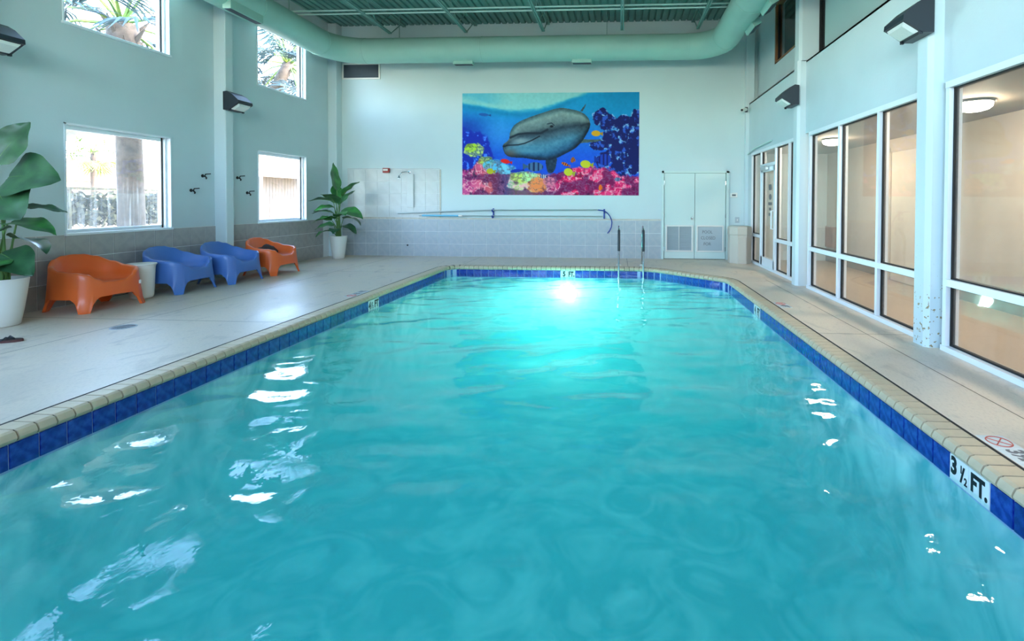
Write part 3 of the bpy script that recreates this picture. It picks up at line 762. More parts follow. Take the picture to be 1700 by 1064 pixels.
    # --- fish
    def fish(x0, y0, L, H, ang, col, stripe=None):
        ca, sa = math.cos(ang), math.sin(ang); a = ((u - x0) * ca + (v - y0) * sa) / L; b = (-(u - x0) * sa + (v - y0) * ca) / H
        e = a * a + b * b; over(ss(1.1, .85, e), col)
        tail = (a > .85) & (a < 1.5) & (np.abs(b) < (a - .7) * .9); over(tail.astype(float), col * .85)
        if stripe is not None: over(ss(1.1, .85, e) * (np.sin(a * 11) > .35), stripe)
    fish(425, 680, 42, 20, .2, c(226, 56, 50)); fish(690, 728, 72, 40, PI + .02, c(96, 130, 160), c(40, 60, 100)); fish(520, 765, 50, 16, -.1, c(30, 70, 170))
    fish(1225, 435, 40, 26, .05, c(214, 170, 50)); fish(1135, 705, 46, 34, .15, c(206, 200, 70)); fish(985, 775, 40, 34, .3, c(206, 206, 80)); fish(955, 705, 34, 14, .4, c(214, 130, 60), c(50, 30, 40)); fish(1022, 668, 16, 26, .3, c(200, 130, 60), c(50, 30, 40))
    fish(1300, 665, 60, 50, PI, c(40, 80, 170), c(20, 36, 110)); fish(232, 265, 44, 14, .1, c(50, 110, 170)); fish(1265, 912, 14, 28, .1, c(236, 130, 50)); fish(762, 815, 26, 18, 0, c(70, 90, 140), c(230, 230, 230)); fish(1415, 838, 26, 18, 0, c(60, 80, 130), c(190, 200, 210)); fish(290, 768, 32, 26, .1, c(196, 190, 70))
    img = np.clip(img, 0, 255) / 255; gray = img.mean(-1, keepdims=True)
    return np.clip(gray + (img - gray) * 1.22, 0, 1) ** 1.22
def make_mural():
    x0, x1, z0, z1 = -3.889, .483, 1.538, 4.050
    nu, nv = 440, 254
    img = paint_mural(nu, nv); li = np.where(img <= .04045, img / 12.92, ((img + .055) / 1.055) ** 2.4)
    xs = np.linspace(0, x1 - x0, nu); zs = np.linspace(z1 - z0, 0, nv)
    Xm, Zm = np.meshgrid(xs, zs, indexing='ij')
    V = np.stack([Xm, np.full_like(Xm, -.0105), Zm], -1).reshape(-1, 3)
    idx = np.arange(nu * nv).reshape(nu, nv); Fm = np.stack([idx[:-1, :-1], idx[:-1, 1:], idx[1:, 1:], idx[1:, :-1]], -1).reshape(-1, 4)
    me = bpy.data.meshes.new('print'); me.from_pydata(V.tolist(), [], Fm.tolist())
    at = me.color_attributes.new('print', 'FLOAT_COLOR', 'POINT')
    at.data.foreach_set('color', np.concatenate([li.reshape(-1, 3), np.ones((nu * nv, 1))], 1).ravel())
    m = bpy.data.materials.new('printed reef picture'); m.use_nodes = True; h = NT(m); p = h.n['Principled BSDF']
    a = h.new('ShaderNodeVertexColor'); a.layer_name = 'print'; h.link(a.outputs[0], p.inputs['Base Color']); p.inputs['Roughness'].default_value = .6; p.inputs['Specular IOR Level'].default_value = .2
    me.materials.append(m)
    t = thing('wall_mural', 'large printed mural of a dolphin over a coral reef on the back wall', 'mural', (x0, YB, z0))
    put('print', me, t)
    obj('panel', G().box(0, x1 - x0, -.01, 0, 0, z1 - z0), M['white_plastic'], t)
make_mural()

# ------------------------------------------------------------------ ceiling: ribbed metal deck on bar joists
g = G(); x = XL - .2; prof = []
while x < XRU + .3:
    prof += [(x, ZC), (x + .10, ZC), (x + .115, ZC + .04), (x + .14, ZC + .04), (x + .155, ZC)]; x += .1555
nP = len(prof)
g.add([(a, YF - .1, b) for a, b in prof] + [(a, YB + .1, b) for a, b in prof], [(i, i + 1, nP + i + 1, nP + i) for i in range(nP - 1)])
g.box(XL - .3, XRU + .4, YF - .2, YB + .2, ZC + .06, ZC + .12)
ceil = struct(obj('ceiling', g, M['deckceil']), 'sea green ribbed metal ceiling deck on open joists')
def joist(x):
    g = G(); zt, zb = ZC - .03, ZC - .48
    y0, y1 = YF + .1, YB - .03
    for sx in (-.022, .022):
        g.box(x + sx - .016, x + sx + .016, y0, y1, zt - .025, zt + .028); g.box(x + sx - .014, x + sx + .014, y0 + .5, y1 - .75, zb, zb + .035)
    n_ = 26; ys = np.linspace(y0 + .5, y1 - .75, n_)
    for i in range(n_ - 1):
        a, b = (zb + .01, zt) if i % 2 == 0 else (zt, zb + .01)
        g.tube([(x, ys[i], a), (x, ys[i + 1], b)], .011, 5, False)
    g.tube([(x, y0 + .5, zb + .01), (x, y0 + .1, zt)], .012, 5, False); g.tube([(x, y1 - .75, zb + .01), (x, y1 - .15, zt)], .012, 5, False)
    return obj('bar_joist', g, M['steel_paint'], ceil)
for x in (-5.35, -3.55, -1.75, .05, 1.75): joist(x)
g = G()
for y_, z_ in ((9.9, ZC - .41), (9.98, ZC - .45), (5.2, ZC - .45), (.5, ZC - .45)): g.tube([(XL + .2, y_, z_), (XR, y_, z_)], .016, 6)
obj('bridging', g, M['pipe_paint'], ceil)
for y_ in (9.4, 6.6, 3.4):
    g = G().tube([(XL + .75, y_, ZC - .12), (XR - .1, y_, ZC - .10)], .03, 8)
    obj('sprinkler_pipe', g, M['pipe_paint'], ceil, True, 40)
    for x_ in (-4.4, -2.6, -.8, 1.0):
        obj('sprinkler_head', G().tube([(x_, y_, ZC - .13), (x_, y_, ZC - .24)], .012, 6).lathe([(.03, 0), (.03, .006)], 10, (x_, y_, ZC - .25)), M['pipe_paint'], ceil)

# ------------------------------------------------------------------ air duct
dr = .29; ZD = 4.93; XDL, XDR, YD = -6.72, 2.27, 11.3
duct = thing('air_duct', 'round sea green air duct looping along the left, back and right walls', 'duct', (0, YD, ZD))
def dobj(name, path, r, m='duct', n_=28): return obj(name, G().tube([(a, b - YD, c - ZD) for a, b, c in path], r, n_), M[m], duct, True, 40)
RE = .72
dobj('duct_run', [(XDL, YF + .05, ZD), (XDL, YD - RE, ZD)], dr); dobj('duct_run', [(XDL + RE, YD, ZD), (XDR - RE, YD, ZD)], dr); dobj('duct_run', [(XDR, YD - RE, ZD), (XDR, YF + .05, ZD)], dr)
dobj('duct_elbow', [(*p, ZD) for p in arc((XDL + RE, YD - RE), RE, PI, PI / 2, 7)], dr + .004)
dobj('duct_elbow', [(*p, ZD) for p in arc((XDR - RE, YD - RE), RE, PI / 2, 0, 7)], dr + .004)
for p, d in [((XDL, yy), 1) for yy in (-1, 2.2, 5.4, 8.6, YD - RE)] + [((xx, YD), 0) for xx in (XDL + RE, -3.2, -1.0, XDR - RE)] + [((XDR, yy), 1) for yy in (-1, 2.2, 5.4, 8.6, YD - RE)]:
    a = (p[0], p[1] - .012, ZD) if d else (p[0] - .012, p[1], ZD); b = (p[0], p[1] + .012, ZD) if d else (p[0] + .012, p[1], ZD)
    dobj('duct_seam', [a, b], dr + .008)
def register(x, y, z, lx, ly, rot=0):
    r = obj('register', G().cbox(-lx / 2, lx / 2, -ly / 2, ly / 2, -.05, .10, .006).xf(Matrix.Rotation(rot, 4, 'Y')), M['duct'], duct, loc=(x, y - YD, z - ZD))
    obj('grille', G().box(-lx / 2 + .02, lx / 2 - .02, -ly / 2 + .02, ly / 2 - .02, -.055, -.05).xf(Matrix.Rotation(rot, 4, 'Y')), M['grille'], r)
for x_ in (-3.65, -.87): register(x_, YD, ZD - dr - .01, .46, .16)
for y_ in (8.2, 4.6, 1.0): register(XDL + .16, y_, ZD - dr - .0, .15, .75)
for y_ in (9.35, 8.35, 4.6, 1.0): register(XDR + .22, y_, ZD - dr + .03, .16, .5, -.55)
for p in ((XDL, 9.6), (XDL, 6.4), (-5.2, YD), (-.3, YD), (XDR, 8.9), (XDR, 5.6)):
    obj('hanger_rod', G().tube([(p[0], p[1] - YD, dr), (p[0], p[1] - YD, ZC - ZD)], .008, 6), M['steel_paint'], duct)

# ------------------------------------------------------------------ right wall: glazed below, set-back wall above
g = G()
g.box(XR - .02, XR + .2, YF, YB + .1, 2.53, ZLEDGE)
UW = [(8.60, 10.60, 4.32, 5.6), (5.1, 8.335, ZLEDGE + .02, 5.6), (1.7, 4.8, ZLEDGE + .02, 5.6)]
holes(g, YF, YB + .1, ZLEDGE, ZC + .05, UW, lambda a, b, c, d: g.box(XRU, XRU + .18, a, b, c, d))
g.box(XR - .02, XRU + .18, YF, YB + .1, ZLEDGE - .03, ZLEDGE)
g.box(XR - .03, XR + .14, 11.56, YB + .1, -.1, 2.55)           # solid return beside the corner
wall_r = struct(obj('wall_right', g, M['wall']), 'pale aqua wall above the glazed corridor windows')
COLY = (8.29, 4.85, 1.40, -2.05)
for y_ in COLY:
    pr_ = [(XCR, y_ + .04), (XCR + .04, y_), (XR + .12, y_), (XR + .12, y_ + .22), (XCR + .02, y_ + .22), (XCR, y_ + .19)]
    obj('pilaster', G().prism(pr_, 2, -.02, ZLEDGE + .01), M['trimpaint'], wall_r)
    pr_ = [(XCR + .02, y_ + .05), (XCR + .06, y_), (XRU + .05, y_), (XRU + .05, y_ + .22), (XCR + .02, y_ + .22)]
    obj('pilaster', G().prism(pr_, 2, ZLEDGE, ZC), M['trimpaint'], wall_r)
obj('corner_pilaster', G().cbox(XR - .10, XR + .1, YB - .12, YB + .02, -.02, ZC, .01), M['trimpaint'], wall_r)
# rust and peeling paint on the nearer column
def rusty(o):
    m = bpy.data.materials.new('rust stained column paint'); m.use_nodes = True; h = NT(m); p = h.n['Principled BSDF']
    tc = h.new('ShaderNodeTexCoord'); n_ = h.new('ShaderNodeTexNoise'); n_.inputs['Scale'].default_value = 26; n_.inputs['Detail'].default_value = 6
    h.link(tc.outputs['Object'], n_.inputs['Vector']); sp = h.new('ShaderNodeSeparateXYZ'); h.link(tc.outputs['Object'], sp.inputs[0])
    r = h.new('ShaderNodeMapRange'); r.inputs['From Min'].default_value = 1.5; r.inputs['From Max'].default_value = .3; r.inputs['To Min'].default_value = .80; r.inputs['To Max'].default_value = .62
    h.link(sp.outputs['Z'], r.inputs['Value'])
    gt = h.new('ShaderNodeMath', operation='GREATER_THAN'); h.link(n_.outputs['Fac'], gt.inputs[0]); h.link(r.outputs[0], gt.inputs[1])
    mx = h.new('ShaderNodeMix', data_type='RGBA'); mx.inputs['A'].default_value = (*rgb(203, 220, 222), 1); mx.inputs['B'].default_value = (*rgb(150, 136, 100), 1)
    h.link(gt.outputs[0], mx.inputs['Factor']); h.link(mx.outputs['Result'], p.inputs['Base Color']); p.inputs['Roughness'].default_value = .6
    o.data = o.data.copy(); o.data.materials.clear(); o.data.materials.append(m)
rusty([o for o in wall_r.children if o.name.startswith('pilaster')][2])

def mullion(g, y, z0, z1, w=.05): g.box(XR - .03, XR + .09, y - w / 2, y + w / 2, z0, z1)
def glazing(y0, y1, divs, rail, label, skip=()):
    """one glazed bay y0..y1 with mullions at divs"""
    WIN_N[0] += 1
    r = struct(thing('window_%d' % WIN_N[0], label, None))
    g = G(); zt = 2.53
    g.box(XR - .045, XR + .09, y0, y1, 0, .05); g.box(XR - .035, XR + .09, y0, y1, zt - .06, zt)
    g.box(XR - .03, XR + .09, y0, y0 + .05, 0, zt); g.box(XR - .03, XR + .09, y1 - .05, y1, 0, zt)
    for d in divs: mullion(g, d, 0, zt)
    obj('frame', g, M['white_metal'], r)
    ed = [y0 + .05] + sorted(divs) + [y1 - .05]
    for i, (a, b) in enumerate(zip(ed, ed[1:])):
        a2 = a + (.025 if i else 0); b2 = b - (.025 if i < len(ed) - 2 else 0)
        if i in skip: continue
        segs = [(.05, rail - .03), (rail + .03, zt - .06)] if rail else [(.05, zt - .06)]
        if rail: obj('rail', G().box(XR - .03, XR + .09, a2, b2, rail - .033, rail + .033), M['white_metal'], r)
        for z0, z1 in segs:
            gk = G(); t = .016; xg = XR + .03
            for p, q, c, d in ((a2, a2 + t, z0, z1), (b2 - t, b2, z0, z1), (a2, b2, z0, z0 + t), (a2, b2, z1 - t, z1)): gk.box(xg - .02, xg + .02, p, q, c, d)
            obj('gasket', gk, M['gasket'], r)
            obj('pane', G().box(xg - .004, xg + .004, a2 + t, b2 - t, z0 + t, z1 - t), M['glass_fog'], r)
    return r
glazing(8.52, 11.56, [9.05, 9.82, 10.80], .645, 'far glazed bay of white framed corridor windows around the glass door', skip=(2,))
glazing(5.08, 8.12, [6.0, 7.04], .645, 'middle bay of three white framed corridor windows', ())
glazing(1.64, 4.80, [2.65, 3.65], .645, 'nearest bay of white framed corridor windows', ())
glazing(-1.8, 1.38, [-.8, .2], .645, 'white framed corridor windows beside the camera', ())
# glass door in the far bay
d2 = struct(thing('door_2', 'white framed glass door with transom and printed notices', None))
g = G(); a, b = 9.845, 10.775
for p, q, c, d in ((a, a + .08, .02, 2.13), (b - .08, b, .02, 2.13), (a, b, .02, .22), (a, b, 2.03, 2.13)): g.box(XR - .02, XR + .05, p, q, c, d)
obj('leaf_frame', g, M['white_metal'], d2)
obj('transom_bar', G().box(XR - .03, XR + .09, a, b, 2.135, 2.20), M['white_metal'], d2)
obj('pane', G().box(XR + .016, XR + .024, a + .08, b - .08, .22, 2.03), M['glass_fog'], d2)
obj('transom_pane', G().box(XR + .026, XR + .034, a, b, 2.20, 2.47), M['glass_fog'], d2)
gk = G()
for p, q, c, d in ((a + .08, a + .094, .22, 2.03), (b - .094, b - .08, .22, 2.03), (a, a + .014, 2.2, 2.47), (b - .014, b, 2.2, 2.47)): gk.box(XR + .0, XR + .04, p, q, c, d)
obj('gasket', gk, M['gasket'], d2)
obj('door_closer', G().cbox(XR - .09, XR - .03, 10.25, 10.62, 2.06, 2.13, .006).tube([(XR - .06, 10.3, 2.14), (XR - .16, 10.62, 2.16), (XR - .04, 10.74, 2.17)], .01, 6), M['steel'], d2)
obj('pull_handle', G().tube([(XR - .03, 9.87, .86), (XR - .08, 9.87, .86), (XR - .08, 9.87, 1.22), (XR - .03, 9.87, 1.22)], .014, 8), M['white_metal'], d2, True, 50)
# notice print on the door glass: an emblem, a round symbol and three short lines
nt_ = thing('door_notice', 'dark printed notice with a round symbol stuck on the glass door', 'notice', (XR + .014, 10.25, 1.40))
for nm, gg in (('emblem', G().prism([(-.08, .24), (.09, .24), (.12, .30), (.10, .36), (-.06, .36), (-.10, .30)], 0, -.002, 0)),
               ('symbol', G().prism([(.09 * math.cos(k * PI / 10), .10 + .06 * math.sin(k * PI / 10)) for k in range(20)] , 0, -.002, 0))):
    obj(nm, gg, M['grey_print'], nt_)
for i, hw2 in enumerate((.12, .06, .10)):     # lines of print too small to read in the photograph
    obj('print_line', G().box(-.002, 0, -hw2, hw2, -.07 - i * .11, -.01 - i * .11), M['grey_print'], nt_)
# conduit above the far bay
tag(obj('conduit', G().tube([(XR - .06, 11.75, 2.52), (XR - .06, 11.2, 2.60), (XR - .05, 10.0, 2.63)], .014, 8), M['pipe_paint'], None, True, 50), 'thin pale conduit above the glass door', 'conduit')

# upper interior windows
def upper_window(y0, y1, z0, z1, label, pane, frame):
    WIN_N[0] += 1; r = struct(thing('window_%d' % WIN_N[0], label, None)); g = G(); w = .07
    for a, b, c, d in ((y0, y0 + w, z0, z1), (y1 - w, y1, z0, z1), (y0, y1, z0, z0 + .03), (y0, y1, z1 - w, z1)): g.box(XRU - .02, XRU + .1, a, b, c, d)
    obj('frame', g, M[frame], r)
    gk = G().box(XRU + .02, XRU + .06, y1 - w - .04, y1 - w, z0 + .03, z1 - w); obj('gasket', gk, M['gasket'], r)
    obj('pane', G().box(XRU + .045, XRU + .055, y0 + w, y1 - w, z0 + .03, z1 - w), M[pane], r)
    return r
upper_window(*UW[0], 'tall upper interior window with brown frame showing a dark room', 'glass', 'wood')
upper_window(*UW[1], 'upper interior window with pale drawn blind between the columns', 'blind', 'gasket')
upper_window(*UW[2], 'upper interior window with pale drawn blind nearest the camera', 'blind', 'gasket')
g = G(); holes(g, 8.4, 11.3, ZLEDGE, ZC, [], lambda a, b, c, d: g.box(5.3, 5.4, a, b, c, d))
g.box(XRU + .18, 5.4, 8.3, 11.3, ZLEDGE + .1, ZLEDGE + .2); g.box(XRU + .18, 5.4, 11.2, 11.3, ZLEDGE, ZC); g.box(XRU + .18, 5.4, 8.3, 8.4, ZLEDGE, ZC); g.box(XRU + .18, 5.4, 8.3, 11.3, 5.65, ZC)
struct(obj('wall_upper_room', g, M['darkroom']), 'dark brown room behind the upper window')
tag(obj('handrail', G().tube([(5.1, 8.5, 4.9), (5.1, 11.1, 4.9)], .03, 8), M['wood'], None, True, 40), 'wooden handrail inside the upper dark room', 'handrail')

# ------------------------------------------------------------------ corridor behind the glazing
XC, ZCC = 4.95, 2.545
struct(obj('floor_corridor', G().box(XR + .08, XC + .1, YF, 15.6, -.1, 0), M['corr_floor']), 'tan corridor floor behind the glass')
struct(obj('wall_corridor', G().box(XC, XC + .12, YF, 15.6, 0, ZCC + .1).box(XR + .2, XC, 15.5, 15.6, 0, ZCC + .1).box(XR + .1, XC, YF, YF + .1, 0, ZCC + .1).box(XR + .1, XR + .2, YB + .1, 15.6, 0, ZCC + .1), M['corr_wall']), 'beige corridor wall behind the glass')
struct(obj('ceiling_corridor', G().box(XR + .05, XC + .1, YF, 15.6, ZCC, ZCC + .08), M['corr_ceil']), 'grey brown textured corridor ceiling')
struct(obj('baseboard_corridor', G().box(XC - .015, XC, YF, 15.5, 0, .30), M['corr_ceil']), 'grey baseboard along the corridor wall')
d3 = struct(thing('door_3', 'cream corridor door in the beige wall', None))
obj('leaf', G().cbox(XC - .045, XC + .01, 8.15, 9.10, .005, 2.3, .006), M['corr_door'], d3)
obj('casing', G().box(XC - .06, XC, 9.10, 9.18, 0, 2.38).box(XC - .06, XC, 8.07, 8.15, 0, 2.38).box(XC - .06, XC, 8.07, 9.18, 2.3, 2.38), M['corr_wall'], d3)
tag(obj('wall_panel', G().cbox(XC - .03, XC - .001, 11.2, 12.0, .34, .83, .01), M['wood']), 'low brown panel on the corridor wall seen through the far window', 'panel')
tag(obj('outlet_plate', G().cbox(XC - .012, XC - .001, 7.8, 7.9, .44, .56, .004), M['white_plastic']), 'small white outlet plate on the corridor wall', 'outlet')
for i, (x_, y_) in enumerate(((3.98, 5.75), (3.86, 9.08), (3.86, 12.5), (3.95, 2.3), (3.95, -1.2))):
    lab = ('glowing ceiling lamp in the corridor seen through the nearest window', 'glowing ceiling lamp in the corridor seen through the middle windows', 'glowing ceiling lamp in the corridor seen above the glass door', 'glowing corridor ceiling lamp right of the frame', 'glowing corridor ceiling lamp behind the camera')[i]
    t = thing('ceiling_lamp', lab, 'lamp', (x_, y_, ZCC), 0, 'corridor ceiling lamps')
    obj('canopy', G().lathe([(.19, 0), (.19, -.03), (.175, -.035)], 28), M['bronze'], t, True, 40)
    obj('diffuser', G().lathe([(.175, -.035), (.172, -.07), (.14, -.10), (.08, -.118), (.001, -.124)], 28), M['lamp_glow'], t, True)
tag(obj('smoke_detector', G().lathe([(.07, 0), (.07, -.02), (.05, -.045), (.001, -.05)], 20), M['white_plastic'], None, True, 40, (4.0, 4.95, ZCC)), 'round white smoke detector on the corridor ceiling', 'detector')

# front wall behind the camera closes the room; upper windows added for extra daylight
FW = [(x_, x_ + 1.75, z0, z1) for x_ in (-6.9, -4.85, -2.8, -.75, 1.3) for z0, z1 in ((2.9, 5.4),)]
g = G(); holes(g, XL - .2, XC, -.2, ZC + .1, FW, lambda a, b, c, d: g.box(a, b, YF - .2, YF, c, d))
struct(obj('wall_front', g, M['wall']), 'pale aqua wall behind the camera with windows added for daylight')
for i, (a, b, z0, z1) in enumerate(FW):
    WIN_N[0] += 1; r = struct(thing('window_%d' % WIN_N[0], 'unseen upper window added for daylight behind the camera, ' + ('far left', 'left of centre', 'in the centre', 'right of centre', 'far right')[i], None)); g = G(); w = .06
    for p, q, c, d in ((a, a + w, z0, z1), (b - w, b, z0, z1), (a, b, z0, z0 + w), (a, b, z1 - w, z1)): g.box(p, q, YF - .14, YF - .06, c, d)
    obj('frame', g, M['white_metal'], r)
    obj('pane', G().box(a + w, b - w, YF - .103, YF - .097, z0 + w, z1 - w), M['glass'], r)
    pl_ = bpy.data.lights.new('sky_portal', 'AREA'); pl_.shape = 'RECTANGLE'; pl_.size = b - a; pl_.size_y = z1 - z0; pl_.cycles.is_portal = True
    po = bpy.data.objects.new('sky_portal', pl_); COL.objects.link(po); po.location = ((a + b) / 2, YF - .22, (z0 + z1) / 2); po.rotation_euler = (PI / 2, 0, 0)

# ------------------------------------------------------------------ moulded tub armchairs
def chair_shell():
    A, B, N_ = .335, .395, 3.0
    nth = 112
    def rim(d): return interp(d, [(0, .350), (20, .356), (34, .40), (46, .465), (62, .492), (95, .51), (120, .56), (142, .635), (160, .668), (180, .675)])
    def bottom(d):
        # four feet near the corners, arches between
        return interp(d, [(0, .185), (30, .180), (37, .13), (42, .0), (54, .0), (60, .12), (68, .17), (112, .165), (122, .10), (128, 0), (139, 0), (145, .10), (154, .16), (180, .165)])
    zs = .325
    V = []; rings = 16
    for k in range(nth):
        th = 2 * PI * k / nth; d = math.degrees(th); d = d if d <= 180 else 360 - d
        c, s = math.cos(th), math.sin(th)
        r = 1 / ((abs(c) / A) ** N_ + (abs(s) / B) ** N_) ** (1 / N_)
        hr, zb = rim(d), bottom(d); back = max(0, -c) ** 1.5
        arm = interp(d, [(0, 0), (30, .3), (50, 1), (180, 1)])
        def P(sc_, z, lean=1):
            q = z / .68
            return (r * c * sc_ - .075 * back * max(0, q - .35) * lean, r * s * sc_, z)
        fl = 1.0 + .13 * (1 - zb / .19) if zb < .12 else 1.0
        prof_ = [P(.90, zs - .05, 0) if False else P(.55, zs - .035, 0), P(.86, max(zb + .05, zs - .10), .6), P(.955 * (1 + (fl - 1) * .8), zb + .002), P(1.0 * fl, zb), P(1.0 * (1 + (fl - 1) * .7), zb + .02),
                 P(1.0 + (fl - 1) * .25, lerp(zb, hr, .45)), P(.985, lerp(zb, hr, .8)), P(.975, hr - .018), P(.955, hr - .003), P(lerp(.94, .925, arm), hr), P(lerp(.92, .885, arm), hr - .004),
                 P(lerp(.88, .85, arm), lerp(hr, zs, lerp(.25, .10, arm))), P(lerp(.80, .80, arm), lerp(hr, zs, lerp(.6, .5, arm))), P(.70, lerp(hr, zs, .88)), P(.48, zs + .004), P(.22, zs)]
        V += prof_
    n_ = len(prof_); f = []
    for k in range(nth):
        k2 = (k + 1) % nth
        f += [(k * n_ + j, k2 * n_ + j, k2 * n_ + j + 1, k * n_ + j + 1) for j in range(n_ - 1)]
    V += [(0, 0, zs - .002), (0, 0, zs - .035)]
    f += [(k * n_ + n_ - 1, ((k + 1) % nth) * n_ + n_ - 1, nth * n_) for k in range(nth)]
    f += [(k * n_, ((k + 1) % nth) * n_, nth * n_ + 1) for k in range(nth)]
    return G().add(V, f)
shell_o = mesh_of('seat_shell', chair_shell(), M['orange'], True, 60); shell_b = shell_o.copy(); shell_b.materials.clear(); shell_b.materials.append(M['blue'])
foot_m = mesh_of('foot_pad', G().lathe([(.016, 0), (.02, .004), (.02, .010), (.014, .012)], 10), M['grip'])
def armchair(x, y, rz, me, label, sticker=False):
    t = thing('armchair', label, 'armchair', (x, y, 0), rz, 'moulded plastic armchairs along the left wall')
    put('seat_shell', me, t)
    if sticker:
        obj('paper_tag', G().cbox(-.004, 0, -.014, .014, -.024, .024, .001), M['white_plastic'], t, loc=(.346, .26, .30))
    return t
armchair(-6.70, 5.86, -.10, shell_o, 'orange moulded armchair nearest the left plant, with a small paper tag', True)
armchair(-6.70, 7.05, .02, shell_b, 'blue moulded armchair beside the round white side table')
armchair(-6.60, 7.93, -.02, shell_b, 'blue moulded armchair between the other blue chair and the far orange one')
armchair(-6.56, 8.86, -.04, shell_o, 'far orange moulded armchair with a dark bundle on its seat')
# dark bundle on the far orange chair
bun = bmesh.new(); bmesh.ops.create_icosphere(bun, subdivisions=3, radius=1)
for v in bun.verts:
    k_ = 1 + .14 * math.sin(5 * v.co.x + 2) * math.cos(4 * v.co.y) + .1 * math.sin(7 * v.co.z + 3 * v.co.x); v.co *= k_; v.co = Vector((v.co.x * .13, v.co.y * .20, max(v.co.z, -.55) * .13 + .07))
bme_ = bpy.data.meshes.new('bundle'); bun.to_mesh(bme_); bun.free(); bme_.materials.append(M['dark_cloth']); bme_.polygons.foreach_set('use_smooth', [True] * len(bme_.polygons))
tag(put('cloth_bundle', bme_, None, (-6.66, 8.84, .332)), 'dark brown cloth bundle lying on the far orange armchair', 'towel')
# round white side table / bin
t = thing('side_table', 'round white plastic side table between orange and blue armchairs', 'side table', (-6.70, 6.46, 0))
obj('body', G().lathe([(.10, .0), (.125, .012), (.135, .05), (.142, .25), (.152, .44), (.158, .468)], 32), M['white_plastic'], t, True, 50)
obj('top', G().lathe([(.155, .468), (.168, .472), (.170, .482), (.165, .49), (.14, .492), (.001, .490)], 32), M['white_plastic'], t, True, 50)

# ------------------------------------------------------------------ potted bird-of-paradise plants
def blade(L, Wd, curl, fold, m, seed):
    """paddle leaf from origin along +x, normal +z, drooping"""
    r = random.Random(seed); nu, nv = 13, 7; V = []; f = []
    a = 0; x = z = 0
    for i in range(nu):
        t = i / (nu - 1)
        w = Wd * (math.sin(PI * min(1, t * .97 + .03) ** .72) ** .8) if t < 1 else .002
        for j in range(nv):
            s = (j / (nv - 1)) * 2 - 1
            rip = .012 * math.sin(t * 14 + s * 3 + seed)
            V.append((x - math.sin(a) * 0, s * w, z + fold * abs(s) * w + rip * abs(s)))
        a -= curl / (nu - 1); x += L / (nu - 1) * math.cos(a); z += L / (nu - 1) * math.sin(a)
    for i in range(nu - 1):
        for j in range(nv - 1):
            q = i * nv + j; f.append((q, q + 1, q + nv + 1, q + nv))
    return G().add(V, f)
def rib(L, curl):
    P = []; a = 0; x = z = 0; nu = 13
    for i in range(nu):
        P.append((x, 0, z - .003)); a -= curl / (nu - 1); x += L / (nu - 1) * math.cos(a); z += L / (nu - 1) * math.sin(a)
    return G().tube(P, [.007 * (1 - .8 * i / nu) for i in range(nu)], 5)
def plant(x, y, label, leaves, pot_h, pot_r, dark):
    t = thing('potted_plant', label, 'plant', (x, y, 0), 0, 'potted bird of paradise plants')
    r = pot_r
    pot = obj('pot', G().lathe([(r * .60, 0), (r * .66, .01), (r * .78, pot_h * .3), (r * .93, pot_h * .75), (r, pot_h), (r * .93, pot_h), (r * .88, pot_h - .06), (.001, pot_h - .06)], 36), M['pot'], t, True, 50)
    obj('soil', G().lathe([(r * .89, pot_h - .058), (r * .5, pot_h - .045), (.001, pot_h - .04)], 20), M['soil'], pot, True)
    for i, (ex, ey, ez, az, el, L, Wd, curl, roll) in enumerate(leaves):
        # stalk from the pot to the leaf base (ex, ey, ez relative to the pot), blade heading az, elevation el
        b0 = Vector((.05 * math.cos(i * 2.4), .05 * math.sin(i * 2.4), pot_h - .06)); b3 = Vector((ex, ey, ez))
        P = []
        for k in range(9):
            q = k / 8; P.append((lerp(b0.x, b3.x, q ** 1.8), lerp(b0.y, b3.y, q ** 1.8), lerp(b0.z, b3.z, q)))
        obj('stalk', G().tube(P, [.014 - .008 * k / 8 for k in range(9)], 7), M['stem'], t, True)
        lf = obj('leaf', blade(L * 1.05, Wd * 1.4, curl, .18, None, i), M['leaf_dark' if ((i + dark) % 3 == 0 or (not dark and i % 4)) else 'leaf'], t, True)  # plant at the left edge: mostly dark leaves, its shade put into colour
        lf.matrix_local = Matrix.Translation(b3) @ Matrix.Rotation(math.radians(az), 4, 'Z') @ Matrix.Rotation(-math.radians(el), 4, 'Y') @ Matrix.Rotation(math.radians(roll), 4, 'X')
        obj('midrib', rib(L, curl), M['stem'], lf, True)
    return t
#            ex    ey    ez    az   el   L    W   curl roll
plant(-6.66, 11.22, 'tall potted bird of paradise plant in the back left corner', [
    (-.02, -.02, 1.62, 155, 68, .66, .125, -.25, 20), (.08, .0, 1.50, 25, 55, .50, .10, .5, -20), (-.06, -.10, 1.36, 215, 22, .50, .13, .7, 10), (-.03, -.12, 1.22, 235, 15, .44, .10, .9, -15),
    (.06, -.03, 1.10, -20, 22, .62, .15, 1.3, 25), (.10, .04, .95, 5, 25, .50, .11, 1.5, -10), (-.08, -.14, .92, 230, 22, .46, .10, 1.0, 20), (-.06, -.08, .80, 205, 12, .42, .10, .9, -20),
    (.0, -.10, 1.32, 262, 50, .52, .14, .9, 0), (-.08, -.14, .66, 240, 20, .42, .09, 1.2, 10), (.02, .02, 1.28, 60, 60, .5, .12, .6, 0), (.02, -.12, .70, 290, 20, .36, .09, 1.1, 0), (.04, -.06, 1.0, 310, 35, .5, .11, 1.0, 15), (-.05, -.10, 1.08, 195, 30, .46, .10, 1.0, 5), (.09, .0, .78, 340, 15, .46, .10, 1.3, 10), (-.02, -.05, 1.45, 110, 70, .4, .1, .5, 30), (-.04, -.1, .95, 255, 30, .42, .1, 1.0, 0)], .54, .19, 1)
